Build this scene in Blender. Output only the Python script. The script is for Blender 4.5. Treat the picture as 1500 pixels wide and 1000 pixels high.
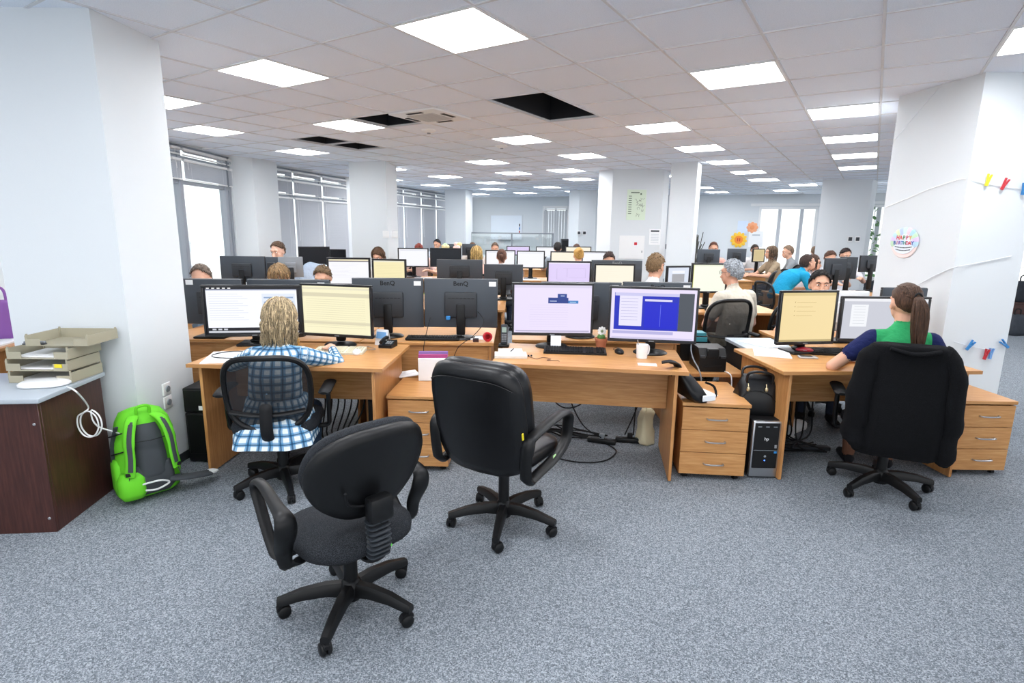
import bpy, bmesh, math, random
import numpy as np
from mathutils import Vector as V, Matrix as MX, noise as MN
random.seed(7)
SC = bpy.context.scene
COL = SC.collection
PI = math.pi
for o in list(bpy.data.objects):
    bpy.data.objects.remove(o)

# ------------------------------------------------------------------ camera, sky, exposure
FPX, PITCH, ROLL, CH = 819.7, 0.1966, -0.012, 1.6
def ray(px, py):
    x = (px-750)/FPX; y = (py-500)/FPX
    c, s = math.cos(ROLL), math.sin(ROLL)
    x, y = c*x-s*y, s*x+c*y
    return V((x, math.cos(PITCH)-y*math.sin(PITCH), -(y*math.cos(PITCH)+math.sin(PITCH))))
def gz(px, py, z=0.0):
    d = ray(px, py); return V((0, 0, CH))+d*((z-CH)/d.z)
def gy(px, py, Y):
    d = ray(px, py); return V((0, 0, CH))+d*(Y/d.y)
cam = bpy.data.objects.new('camera', bpy.data.cameras.new('camera'))
COL.objects.link(cam)
cam.data.sensor_width = 36; cam.data.lens = FPX/1500*36; cam.data.clip_end = 200
_f = ray(750, 500).normalized(); _r = (ray(751, 500)-ray(750, 500)).normalized(); _u = _r.cross(_f)
cam.matrix_world = MX(((_r.x, _u.x, -_f.x, 0), (_r.y, _u.y, -_f.y, 0), (_r.z, _u.z, -_f.z, CH), (0, 0, 0, 1)))
SC.camera = cam

wd = bpy.data.worlds.new('world'); SC.world = wd; wd.use_nodes = True
wd.node_tree.nodes['Background'].inputs[0].default_value = (0.975, 0.985, 1.0, 1)
wd.node_tree.nodes['Background'].inputs[1].default_value = 1.5
PANEL = 19.8
SC.cycles.diffuse_bounces = 8
SC.view_settings.view_transform = 'Standard'; SC.view_settings.look = 'None'
SC.view_settings.gamma = 1.0; SC.view_settings.use_curve_mapping = False
SC.view_settings.exposure = 0.42

# ------------------------------------------------------------------ materials
def lin(c):
    if isinstance(c, str):
        c = [int(c[i:i+2], 16)/255 for i in (0, 2, 4)]
    return tuple((v/12.92 if v <= .04045 else ((v+.055)/1.055)**2.4) for v in c[:3])+(1,)
MATS = {}
def mat(name, col=None, rough=.55, metal=0.0, emit=0, spec=.5, coat=0):
    if name in MATS: return MATS[name]
    m = bpy.data.materials.new(name); m.use_nodes = True
    b = m.node_tree.nodes['Principled BSDF']
    b.inputs['Base Color'].default_value = lin(col); b.inputs['Roughness'].default_value = rough
    b.inputs['Metallic'].default_value = metal; b.inputs['Specular IOR Level'].default_value = spec
    if coat: b.inputs['Coat Weight'].default_value = coat
    if emit:
        b.inputs['Emission Color'].default_value = lin(col); b.inputs['Emission Strength'].default_value = emit
    m.diffuse_color = lin(col); MATS[name] = m
    return m
class NT:
    def __init__(s, m): s.t = m.node_tree; s.b = s.t.nodes['Principled BSDF']
    def n(s, typ, **kw):
        x = s.t.nodes.new(typ)
        for k, v in kw.items():
            if k in x.inputs: x.inputs[k].default_value = v
            else: setattr(x, k, v)
        return x
    def l(s, a, b): s.t.links.new(a, b)
    def coord(s, scale=(1, 1, 1), out='Object', rot=(0, 0, 0)):
        c = s.n('ShaderNodeTexCoord'); mp = s.n('ShaderNodeMapping'); mp.inputs['Scale'].default_value = scale; mp.inputs['Rotation'].default_value = rot
        s.l(c.outputs[out], mp.inputs['Vector']); return mp.outputs[0]
    def noise(s, vec, scale, detail=2, rough=.5):
        x = s.n('ShaderNodeTexNoise'); x.inputs['Scale'].default_value = scale; x.inputs['Detail'].default_value = detail; x.inputs['Roughness'].default_value = rough
        s.l(vec, x.inputs['Vector']); return x.outputs['Fac']
    def ramp(s, fac, stops):
        r = s.n('ShaderNodeValToRGB'); e = r.color_ramp.elements
        while len(e) < len(stops): e.new(.5)
        for i, (p, c) in enumerate(stops): e[i].position = p; e[i].color = lin(c)
        s.l(fac, r.inputs[0]); return r.outputs[0]
    def bump(s, fac, st, dist=.01):
        b = s.n('ShaderNodeBump'); b.inputs['Strength'].default_value = st; b.inputs['Distance'].default_value = dist
        s.l(fac, b.inputs['Height']); s.l(b.outputs[0], s.b.inputs['Normal'])
def wood(name, axis, c0, c1, c2, rough=.38):
    m = mat(name, c1, rough); t = NT(m)
    sc = [26, 26, 26]; sc[axis] = 1.6
    f = t.noise(t.coord(sc), 3.0, 5, .65)
    t.l(t.ramp(f, [(.28, c0), (.5, c1), (.72, c2)]), t.b.inputs['Base Color'])
    t.bump(f, .06, .002); return m
WX = wood('beech_grain_x', 0, 'ad7741', 'c08b54', 'd0a068')
WY = wood('beech_grain_y', 1, 'ad7741', 'c08b54', 'd0a068')
WZ = wood('beech_grain_z', 2, 'a66e3b', 'b9824c', 'ca9660')
WEDGE = mat('beech_edge_band', 'b98450', .4)
WENGE = wood('wenge_board', 2, '2e1714', '40211c', '512d26', .4)
GREYTOP = mat('grey_laminate', 'aab3bb', .35)
def speckle(name, c0, c1, c2, sc, rough=.95, bump=.3):
    m = mat(name, c1, rough, spec=.2); t = NT(m); co = t.coord()
    f = t.noise(co, sc, 3, .7)
    t.l(t.ramp(f, [(.36, c0), (.5, c1), (.64, c2)]), t.b.inputs['Base Color'])
    t.bump(f, bump, .006); return m
CARPET = speckle('carpet_loop', '22282e', '6a7178', 'b6bcc3', 200)
_t = NT(CARPET); _co = _t.coord(); _vo = _t.n('ShaderNodeTexVoronoi'); _vo.inputs['Scale'].default_value = 235; _t.l(_co, _vo.inputs['Vector'])
_sp = _t.n('ShaderNodeSeparateColor'); _t.l(_vo.outputs['Color'], _sp.inputs[0])
_mx = _t.n('ShaderNodeMix'); _mx.inputs[0].default_value = .32; _t.l(_sp.outputs[0], _mx.inputs[2]); _t.l(_t.noise(_co, 55, 3, .6), _mx.inputs[3])
_t.l(_t.ramp(_mx.outputs[0], [(.12, '4d545b'), (.5, '757c83'), (.88, 'a3a9b0')]), _t.b.inputs['Base Color'])
WALL = mat('wall_paint', 'd8dde0', .85, spec=.2); _t = NT(WALL); _t.bump(_t.noise(_t.coord(), 140, 2), .12, .003)
CEIL = mat('ceiling_tile_board', 'e6e6e8', .9, spec=.1); _t = NT(CEIL)
_f2 = _t.noise(_t.coord(), 160, 3, .7); _t.l(_t.ramp(_f2, [(.3, 'e2e9f4'), (.6, 'eef5ff')]), _t.b.inputs['Base Color']); _t.bump(_f2, .1, .002)
GRID = mat('ceiling_grid_steel', 'd6d7da', .5)
PANELM = mat('light_diffuser', 'fbfcff', .4, emit=PANEL)
FRAMEL = mat('window_frame_pale', 'b9bdc3', .45)
VOID = mat('plenum_dark', '14171d', .9)
FRAMEM = mat('window_frame_grey', '8d939c', .45)
WHITEP = mat('white_plastic', 'e9eaea', .4)
CREAM = mat('cream_plastic', 'd8d3bd', .45)
BLK = mat('black_plastic', '0b0c0e', .44, spec=.35)
BLKM = mat('black_plastic_matt', '0e0f12', .6, spec=.3)
BLKD = mat('dark_slate_plastic', '2d3238', .5)
BEZ = mat('monitor_bezel_black', '141519', .28)
BACKP = mat('monitor_back_charcoal', '3d444c', .55)
HOUSP = mat('monitor_housing_charcoal', '262a2f', .5)
GREYP = mat('grey_plastic', '80868c', .45)
STEEL = mat('brushed_steel', 'b9bcc0', .32, .9)
LEATH = mat('black_leather', '0c0d10', .36, spec=.4); _t = NT(LEATH); _t.bump(_t.noise(_t.coord(), 180, 3), .15, .002)
FAB = speckle('black_chair_fabric', '101216', '1e2126', '3a3e44', 260, .9, .3)
KNIT = speckle('black_wool_knit', '040507', '090a0d', '121317', 300, .95, .5)
PAPER = mat('paper_white', 'eceef0', .8)
PAPERG = mat('paper_grey_print', 'b9c0c8', .8)
INK = mat('print_ink_dark', '3a3d44', .8)
GREENF = mat('lime_green_fabric', '63c81e', .75); _t = NT(GREENF); _t.bump(_t.noise(_t.coord(), 300, 2), .2, .002)
GREYF = mat('charcoal_pack_fabric', '3b4044', .85)
RED = mat('red_plastic', 'c02330', .4)
BLUE = mat('blue_plastic', '2b7fc0', .4)
YEL = mat('yellow_plastic', 'e8d526', .4)
TERRA = mat('terracotta', 'b06a4a', .8)
LEAF = mat('leaf_green', '4d7a3a', .6)
GLASS = bpy.data.materials.new('thin_glass'); GLASS.use_nodes = True
_n = GLASS.node_tree.nodes; _n.clear()
_o = _n.new('ShaderNodeOutputMaterial'); _mx = _n.new('ShaderNodeMixShader'); _tr = _n.new('ShaderNodeBsdfTransparent'); _gl = _n.new('ShaderNodeBsdfGlossy'); _gl.inputs['Roughness'].default_value = .03
_tr.inputs[0].default_value = (.96, .98, .975, 1); _mx.inputs[0].default_value = .08
for a, b in ((_tr.outputs[0], _mx.inputs[1]), (_gl.outputs[0], _mx.inputs[2]), (_mx.outputs[0], _o.inputs[0])): GLASS.node_tree.links.new(a, b)
MESHF = bpy.data.materials.new('chair_mesh_net'); MESHF.use_nodes = True
_n = MESHF.node_tree.nodes; _b = _n['Principled BSDF']; _b.inputs['Base Color'].default_value = lin('15181d'); _b.inputs['Roughness'].default_value = .7
_mx = _n.new('ShaderNodeMixShader'); _tr = _n.new('ShaderNodeBsdfTransparent'); _mx.inputs[0].default_value = .82
for a, b in ((_tr.outputs[0], _mx.inputs[1]), (_b.outputs[0], _mx.inputs[2]), (_mx.outputs[0], _n['Material Output'].inputs[0])): MESHF.node_tree.links.new(a, b)

# ------------------------------------------------------------------ mesh builder
def Rz(a): return MX.Rotation(a, 4, 'Z')
def Rx(a): return MX.Rotation(a, 4, 'X')
def Ry(a): return MX.Rotation(a, 4, 'Y')
def T(x, y=0, z=0): return MX.Translation(V((x, y, z)) if not isinstance(x, (V, tuple, list)) else V(x))
_CB = {}
def chamfer_box(s, b, seg):
    k = (round(s[0], 4), round(s[1], 4), round(s[2], 4), round(b, 4), seg)
    if k not in _CB:
        bm = bmesh.new(); bmesh.ops.create_cube(bm, size=1)
        bmesh.ops.scale(bm, vec=s, verts=bm.verts)
        bmesh.ops.bevel(bm, geom=list(bm.edges), offset=b, segments=seg, affect='EDGES', profile=.5)
        bm.verts.index_update()
        _CB[k] = ([v.co.copy() for v in bm.verts], [[v.index for v in f.verts] for f in bm.faces]); bm.free()
    return _CB[k]
class MB:
    def __init__(s): s.v = []; s.f = []; s.mi = []; s.uv = None
    def add(s, vs, fs, mi=0, m=None):
        o = len(s.v)
        s.v += [tuple(m @ V(p)) for p in vs] if m is not None else [tuple(p) for p in vs]
        s.f += [[i+o for i in f] for f in fs]; s.mi += [mi]*len(fs); return s
    def box(s, c, sz, rot=None, bev=0, seg=1, mi=0):
        m = T(*c) @ rot if rot is not None else T(*c)
        if bev:
            vs, fs = chamfer_box(sz, min(bev, min(sz)*.49), seg); return s.add(vs, fs, mi, m)
        x, y, z = sz[0]/2, sz[1]/2, sz[2]/2
        vs = [(-x, -y, -z), (x, -y, -z), (x, y, -z), (-x, y, -z), (-x, -y, z), (x, -y, z), (x, y, z), (-x, y, z)]
        return s.add(vs, [(0, 3, 2, 1), (4, 5, 6, 7), (0, 1, 5, 4), (1, 2, 6, 5), (2, 3, 7, 6), (3, 0, 4, 7)], mi, m)
    def box2(s, a, b, bev=0, seg=1, mi=0, m=None):
        c = [(a[i]+b[i])/2 for i in range(3)]; sz = [abs(b[i]-a[i]) for i in range(3)]
        if m is None: return s.box(c, sz, None, bev, seg, mi)
        k = MB().box(c, sz, None, bev, seg); return s.add(k.v, k.f, mi, m)
    def prism(s, poly, z0, z1, m=None, mi=0):
        n = len(poly); vs = [(p[0], p[1], z0) for p in poly]+[(p[0], p[1], z1) for p in poly]
        fs = [list(range(n))[::-1], list(range(n, 2*n))]+[(i, (i+1) % n, n+(i+1) % n, n+i) for i in range(n)]
        return s.add(vs, fs, mi, m)
    def tube(s, path, r, n=8, caps=True, mi=0, m=None, closed=False, flat=1.0, up=None):
        P = [V(p) for p in path]; k = len(P); R = r if isinstance(r, (list, tuple)) else [r]*k
        tang = [((P[(i+1) % k]-P[i-1]) if closed else (P[min(i+1, k-1)]-P[max(i-1, 0)])).normalized() for i in range(k)]
        a = V(up) if up is not None else (V((0, 0, 1)) if abs(tang[0].z) < .9 else V((1, 0, 0)))
        vs, fs = [], []
        for i in range(k):
            t = tang[i]
            if up is not None: a = V(up)
            e = a-t*a.dot(t)
            if e.length < 1e-5: e = t.orthogonal()
            e.normalize(); a = e; b = t.cross(e)
            for j in range(n):
                q = 2*PI*j/n; vs.append(P[i]+e*(math.cos(q)*R[i]*flat)+b*(math.sin(q)*R[i]))
        K = k if closed else k-1
        for i in range(K):
            for j in range(n):
                i2 = (i+1) % k; fs.append((i*n+j, i*n+(j+1) % n, i2*n+(j+1) % n, i2*n+j))
        if caps and not closed: fs += [list(range(n))[::-1], list(range((k-1)*n, k*n))]
        return s.add(vs, fs, mi, m)
    def lathe(s, prof, n=16, m=None, mi=0):
        vs, fs = [], []; k = len(prof)
        for r, z in prof:
            for j in range(n):
                q = 2*PI*j/n; vs.append((r*math.cos(q), r*math.sin(q), z))
        for i in range(k-1):
            for j in range(n): fs.append((i*n+j, i*n+(j+1) % n, (i+1)*n+(j+1) % n, (i+1)*n+j))
        if prof[0][0] > 1e-6: fs.append(list(range(n))[::-1])
        if prof[-1][0] > 1e-6: fs.append(list(range((k-1)*n, k*n)))
        return s.add(vs, fs, mi, m)
    def cyl(s, c, r, h, n=16, m=None, mi=0, bev=0):
        pr = [(r, 0), (r, h)] if not bev else [(r-bev, 0), (r, bev), (r, h-bev), (r-bev, h)]
        return s.lathe(pr, n, (T(*c) if m is None else m @ T(*c)), mi)
    def ell(s, c, rad, rot=None, nu=14, nv=10, mi=0, m=None):
        vs, fs = [], []; mm = T(*c) @ (rot if rot is not None else MX())
        if m is not None: mm = m @ mm
        vs.append((0, 0, -rad[2]))
        for i in range(1, nv):
            p = -PI/2+PI*i/nv
            for j in range(nu): q = 2*PI*j/nu; vs.append((rad[0]*math.cos(p)*math.cos(q), rad[1]*math.cos(p)*math.sin(q), rad[2]*math.sin(p)))
        vs.append((0, 0, rad[2])); L = len(vs)-1
        for j in range(nu):
            fs.append((0, 1+(j+1) % nu, 1+j)); fs.append((L, L-nu+j, L-nu+(j+1) % nu))
        for i in range(nv-2):
            for j in range(nu): fs.append((1+i*nu+j, 1+i*nu+(j+1) % nu, 1+(i+1)*nu+(j+1) % nu, 1+(i+1)*nu+j))
        return s.add(vs, fs, mi, mm)
    def loft(s, rings, mi=0, m=None, caps=True, closed=False):
        n = len(rings[0]); vs = [p for r in rings for p in r]; fs = []; k = len(rings)
        for i in range(k if closed else k-1):
            i2 = (i+1) % k
            for j in range(n): fs.append((i*n+j, i*n+(j+1) % n, i2*n+(j+1) % n, i2*n+j))
        if caps and not closed: fs += [list(range(n))[::-1], list(range((k-1)*n, k*n))]
        return s.add(vs, fs, mi, m)
    def quad(s, a, b, c, d, mi=0, m=None): return s.add([a, b, c, d], [(0, 1, 2, 3)], mi, m)
    def mesh(s, name, mats, ang=40):
        me = bpy.data.meshes.new(name); me.from_pydata(s.v, [], s.f); me.update()
        for m in (mats if isinstance(mats, (list, tuple)) else [mats]): me.materials.append(m)
        if any(s.mi): me.polygons.foreach_set('material_index', s.mi)
        me.polygons.foreach_set('use_smooth', [True]*len(s.f))
        if ang < 180: me.set_sharp_from_angle(angle=math.radians(ang))
        return me
    def build(s, name, mats, parent=None, ang=40):
        o = bpy.data.objects.new(name, s.mesh(name, mats, ang)); COL.objects.link(o)
        if parent is not None: o.parent = parent
        return o
def thing(name, label, cat, loc=(0, 0, 0), rz=0, group=None):
    o = bpy.data.objects.new(name, None); COL.objects.link(o); o.empty_display_size = .05
    o.location = loc; o.rotation_euler = (0, 0, rz); return tag(o, label, cat, group)
def tag(o, label, cat, group=None):
    o['label'] = label; o['category'] = cat
    if group: o['group'] = group
    return o
def struct(o): o['kind'] = 'structure'; return o
def stuff(o): o['kind'] = 'stuff'; return o
def inst(name, me, parent, loc, rot=(0, 0, 0)):
    o = bpy.data.objects.new(name, me); COL.objects.link(o); o.parent = parent; o.location = loc; o.rotation_euler = rot; return o
def dup(o, loc, rz, label=None, group=None):
    r = o.copy(); COL.objects.link(r); r.location = loc; r.rotation_euler = (0, 0, rz)
    if label: r['label'] = label
    if group: r['group'] = group
    for ch in o.children:
        c = ch.copy(); COL.objects.link(c); c.parent = r
        for g in ch.children:
            d = g.copy(); COL.objects.link(d); d.parent = c
    return r
_TX = {}
def text(mb, s, size, m, mi=0, depth=.0006, bold=0):
    k = (s, bold)
    if k not in _TX:
        cu = bpy.data.curves.new('t', 'FONT'); cu.body = s; cu.align_x = 'CENTER'; cu.align_y = 'CENTER'; cu.size = 1; cu.offset = bold; cu.resolution_u = 2
        ob = bpy.data.objects.new('t', cu); COL.objects.link(ob)
        me = ob.to_mesh(); _TX[k] = ([v.co.copy() for v in me.vertices], [list(p.vertices) for p in me.polygons])
        ob.to_mesh_clear(); bpy.data.objects.remove(ob); bpy.data.curves.remove(cu)
    vs, fs = _TX[k]; return mb.add([v*size for v in vs], fs, mi, m)
def smooth_path(pts, n=6):
    P = [V(p) for p in pts]; out = []
    for i in range(len(P)-1):
        a = P[max(i-1, 0)]; b = P[i]; c = P[i+1]; d = P[min(i+2, len(P)-1)]
        for k in range(n):
            t = k/n; out.append(.5*((2*b)+(c-a)*t+(2*a-5*b+4*c-d)*t*t+(3*b-a-3*c+d)*t**3))
    out.append(P[-1]); return out
# ------------------------------------------------------------------ room shell
H = 2.746
ROOM = [(-4.75, -3.2), (-4.75, 10.1), (-3.7, 14.2), (-1.54, 21.2), (12.0, 15.8), (12.0, -3.2)]
struct(MB().prism(ROOM, -.12, 0).build('floor', CARPET))
TH = .5649; CT, ST = math.cos(TH), math.sin(TH); OU, OV = -.1499, .2931
def cellc(i, j, du=.5, dv=.5):
    u = (i+du+OU)*.6; v = (j+dv+OV)*.6
    return V((CT*u+ST*v, -ST*u+CT*v, H))
def inroom(p, mg=0.0):
    n = len(ROOM); ins = False
    for k in range(n):
        (x1, y1), (x2, y2) = ROOM[k], ROOM[(k+1) % n]
        if (y1 > p[1]) != (y2 > p[1]) and p[0] < (x2-x1)*(p[1]-y1)/(y2-y1)+x1: ins = not ins
    return ins
LIGHTS = [(-4, 4), (-7, 4), (-2, 7), (-10, 4), (-12, 6), (-9, 7), (-13, 9), (-4, 10), (-4, 13), (-1, 10), (-1, 13), (-1, 16), (-1, 19), (-7, 10), (-7, 13), (-9, 16), (-14, 16), (-17, 19), (-10, 13), (-11, 16), (-14, 19), (-16, 22), (-19, 25), (-16, 25), (-13, 22), (-10, 19), (-13, 25), (-16, 28), (-19, 28), (-4, 16), (-4, 19), (-4, 22), (-3, 25), (-4, 28), (-7, 19), (-7, 25), (-7, 28), (-1, 25), (1, 7), (-14, 13), (-17, 16), (2, 13), (2, 16), (5, 13), (-1, 4), (-1, 1), (-4, 1), (-4, -2), (-1, -2), (-7, -2), (-10, -3), (5, 7), (5, 10)]  # includes unseen panels added at the near left to brighten the left pillar
LIGHTS = [q for q in LIGHTS if q not in ((-16, 28), (-19, 28))]
HOLES = [(-5, 7), (-5, 8), (-8, 7), (-11, 8), (-11, 9)]
CASS = [(-7, 7), (-12, 18)]
ceil_e = bpy.data.objects.new('ceiling', None); COL.objects.link(ceil_e); struct(ceil_e)
ceil_e.location = (0, 0, H)
tile_me = MB().box((0, 0, .009), (.588, .588, .018), None, .004).mesh('ceiling_tile', CEIL)
cells = []
for i in range(-40, 30):
    for j in range(-16, 44):
        c = cellc(i, j)
        if inroom(c) and (i, j) not in LIGHTS and (i, j) not in HOLES and (i, j) not in CASS: cells.append((i, j, c))
def vis_rank(c):
    q = cam.matrix_world.inverted() @ c[2]
    if q.z > -.5: return 1e6
    x, y = q.x/-q.z*FPX, q.y/-q.z*FPX
    if abs(x) > 800 or abs(y) > 540: return 1e6
    return c[2].y
cells.sort(key=vis_rank)
for (i, j, c) in cells[:298]: inst('ceiling_tile', tile_me, ceil_e, (c.x, c.y, random.uniform(-.0008, .0008)), (0, 0, -TH))
rest = MB()
for (i, j, c) in cells[298:]: rest.box((c.x, c.y, .009), (.588, .588, .018), Rz(-TH))
# perimeter filler so that no gap shows along the walls
stuff(rest.build('ceiling_tiles_beyond', CEIL, ceil_e))
g = MB()
for i in range(-40, 30):
    a = [j for j in range(-16, 44) if inroom(cellc(i, j, 0, .5))]
    if a:
        p, q = cellc(i, a[0]-.5, 0, 0), cellc(i, a[-1]+1.5, 0, 0); c = (p+q)/2
        g.box((c.x, c.y, .003), (.016, (p-q).length, .02), Rz(-TH))
for j in range(-16, 44):
    a = [i for i in range(-40, 30) if inroom(cellc(i, j, .5, 0))]
    if a:
        for (i0, i1) in ([(a[0]-.5, -5), (-4, a[-1]+1.5)] if j == 8 else [(a[0]-.5, a[-1]+1.5)]):
            p, q = cellc(i0, j, 0, 0), cellc(i1, j, 0, 0); c = (p+q)/2
            g.box((c.x, c.y, .0032), ((p-q).length, .016, .02), Rz(-TH))
stuff(g.build('ceiling_grid', GRID, ceil_e))
struct(MB().prism(ROOM, H+.5, H+.6).build('ceiling_slab', VOID))
for k, (i, j) in enumerate(HOLES):
    c = cellc(i, j); b = MB()
    for (dx, dy, sx, sy) in [q for q in ((-.297, 0, .006, .6), (.297, 0, .006, .6), (0, -.297, .6, .006), (0, .297, .6, .006)) if (i, j, q[1] > 0, q[1] < 0) not in ((-5, 7, True, False), (-5, 8, False, True))]:
        b.box((dx, dy, .26), (sx, sy, .48))
    b.box((0, 0, .49), (.6, .6, .01))
    o = b.build('void_box_%d' % (k+20), VOID); o.location = c; o.rotation_euler = (0, 0, -TH); struct(o)  # added dark box, closes the hole and stands in for the unlit plenum

# the lights: frame, glowing diffuser
fr = MB()
for (x, y, sx, sy) in ((-.289, 0, .018, .596), (.289, 0, .018, .596), (0, -.289, .56, .018), (0, .289, .56, .018)): fr.box((x, y, .012), (sx, sy, .03))
fr_me = fr.mesh('frame', WHITEP)
di_me = MB().box((0, 0, .016), (.562, .562, .012)).mesh('diffuser', PANELM)
def px_of(p):
    q = cam.matrix_world.inverted() @ V(p); return (750+q.x/-q.z*FPX, 500-q.y/-q.z*FPX) if q.z < -.2 else (9e9, 9e9)
LNAME = {(-4, 4): 'largest ceiling light, square panel nearest overhead at top middle', (-7, 4): 'big square ceiling light near the left pillar, second largest', (-2, 7): 'large ceiling light right of the long open ceiling hole', (-10, 4): 'ceiling light half hidden behind the big left pillar', (-12, 6): 'ceiling light just above the first window', (-9, 7): 'ceiling light touching the small square ceiling hole', (-13, 9): 'ceiling light just beside the pair of dark ceiling holes', (1, 7): 'ceiling light cut by the top right corner above right pillar'}
ORD = ['nearest', 'second', 'third', 'fourth', 'fifth', 'sixth', 'seventh', 'eighth']
def lcol(i): return 'beside the right pillar' if i >= 0 else 'touching the right pillar\'s left edge' if i > -3 else 'passing over the middle pillar' if i > -6 else 'left of the long ceiling hole' if i > -9 else 'past the small square ceiling hole' if i > -12 else 'past the pair of ceiling holes' if i > -16 else 'along the far window wall'
_cnt = {}
for k, (i, j) in enumerate(sorted(LIGHTS, key=lambda q: (q[1], q[0]))):
    c = cellc(i, j); x, y = px_of(c); inview = -20 < x < 1520 and -20 < y < 400
    lab = LNAME.get((i, j))
    if not lab and inview: n_ = _cnt.get(lcol(i), 0); _cnt[lcol(i)] = n_+1; lab = '%s of the smaller ceiling lights in the row %s' % (ORD[min(n_, 7)], lcol(i))
    if not lab: lab = 'square white LED ceiling panel near the open side of the office'
    t = thing('ceiling_light', lab, 'ceiling light', c, -TH, 'square ceiling light panels')
    inst('frame', fr_me, t, (0, 0, -.006)); inst('diffuser', di_me, t, (0, 0, -.008))
# ceiling cassettes
for k, (i, j) in enumerate(CASS):
    t = thing('air_conditioner', ['white ceiling air conditioner cassette between the ceiling holes', 'small far ceiling air conditioner cassette among the distant lights'][k], 'air conditioner', cellc(i, j), -TH)
    MB().box((0, 0, -.012), (.6, .6, .024), None, .010, 2).build('cover', WHITEP, t)
    gr = MB().box((0, 0, -.024), (.34, .34, .008), None, .003)
    for q in range(9): gr.box((0, -.14+q*.035, -.029), (.32, .008, .006))
    gr.build('intake_grille', mat('pale_grille_grey', 'c3c1bd', .6), t)
    for q in range(4):
        MB().box((0, .235, -.022), (.2, .05, .01), None, .003).build('air_slot', BLKM, t).rotation_euler = (0, 0, q*PI/2)
for k, (p, lab) in enumerate((((628, 190), 'round white smoke detector beside the ceiling air conditioner'), ((735, 213), 'small round white smoke detector beyond the ceiling holes'), ((1010, 277), 'tiny round detector far off under the ceiling'))):
    t = thing('smoke_detector', lab, 'detector', gz(p[0], p[1], H))
    MB().lathe([(.085, .0), (.085, -.012), (.06, -.03), (.03, -.036), (0, -.036)][::-1], 20).build('housing', WHITEP, t)
    MB().lathe([(.02, -.045), (.024, -.034)], 10).build('sensor', GREYP, t)

# ---- walls
def wallseg(mb, a, b, z0, z1, th=.15, off=0):
    a = V((a[0], a[1], 0)); b = V((b[0], b[1], 0)); d = (b-a).normalized(); n = V((-d.y, d.x, 0))
    c = (a+b)/2+n*(th/2+off)
    mb.box((c.x, c.y, (z0+z1)/2), ((b-a).length, th, z1-z0), Rz(math.atan2(d.y, d.x)))
FA = [((-4.75, 10.1), (-4.75, -3.2)), ((-3.7, 14.2), (-4.75, 10.1)), ((-1.54, 21.2), (-3.7, 14.2))]
# facade: wall pieces below / between the window bands, windows filling them
def on(a, b, s):
    a = V((a[0], a[1], 0)); b = V((b[0], b[1], 0)); return a+(b-a).normalized()*s
wl = MB()
SILL = .42
A1, B1 = (-4.75, -3.2), (-4.75, 10.1); A2, B2 = (-4.75, 10.1), (-3.7, 14.2); A3, B3 = (-3.7, 14.2), (-1.54, 21.2)
def inward(a, b):  # left wall: interior to the right of a->b
    d = (V((b[0], b[1]))-V((a[0], a[1]))).normalized(); return V((d.y, -d.x, 0))
def wseg(mb, a, b, s0, s1, z0, z1, th=.2):
    p, q = on(a, b, s0), on(a, b, s1); n = -inward(a, b); c = (p+q)/2+n*(th/2)
    mb.box((c.x, c.y, (z0+z1)/2), ((q-p).length, th, z1-z0), Rz(math.atan2((q-p).y, (q-p).x)))
L1, L2, L3 = 13.3, (V(B2)-V(A2)).length, (V(B3)-V(A3)).length
for (a, b, L, wins) in ((A1, B1, L1, [(10.45, 12.95)]), (A2, B2, L2, [(.45, 3.45)]), (A3, B3, L3, [(1.55, 5.0), (6.5, 7.25)])):
    wseg(wl, a, b, 0, L, 0, SILL); wseg(wl, a, b, 0, L, 2.735, 2.8)
    s = 0
    for (u, w) in wins: wseg(wl, a, b, s, u, SILL, 2.735); s = w
    wseg(wl, a, b, s, L, SILL, 2.735)
struct(wl.build('wall_left', WALL))
BA, BB = (-1.54, 21.2), (12.0, 15.8); LB = (V(BB)-V(BA)).length
wb = MB()
BW = [(2.76, 3.72, 0, 2.43), (9.75, 11.35, .3, 2.38), (12.6, 14.0, .3, 2.43)]
def bseg(mb, s0, s1, z0, z1, th=.2):
    p, q = on(BA, BB, s0), on(BA, BB, s1); d = (q-p).normalized(); n = V((-d.y, d.x, 0)); c = (p+q)/2+n*(th/2)
    mb.box((c.x, c.y, (z0+z1)/2), ((q-p).length, th, z1-z0), Rz(math.atan2(d.y, d.x)))
s = 0
for (u, w, z0, z1) in BW:
    bseg(wb, s, u, 0, 2.8)
    if z0 > 0: bseg(wb, u, w, 0, z0)
    bseg(wb, u, w, z1, 2.8); s = w
bseg(wb, s, LB, 0, 2.8)
struct(wb.build('wall_back', WALL))
wr = MB(); wr.box2((12, -3.2, 0), (12.2, 15.8, .45)); wr.box2((12, -3.2, 2.6), (12.2, 15.8, 2.8))  # unseen wall, openings between its piers added to let daylight onto the ceiling
for y in (-3.2, 1.2, 5.6, 10.0, 14.9): wr.box2((12, y, .45), (12.2, y+.9, 2.6))
struct(wr.build('wall_right', WALL))
bb = MB(); bseg(bb, 0, 2.7, 0, .08, -.012); bseg(bb, 3.8, LB, 0, .08, -.012); struct(bb.build('baseboard_back', GREYP))
bb = MB(); wseg(bb, A1, B1, 0, L1, 0, .08, -.012); wseg(bb, A2, B2, 0, L2, 0, .08, -.012); wseg(bb, A3, B3, 0, L3, 0, .08, -.012); struct(bb.build('baseboard_left', GREYP))

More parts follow.
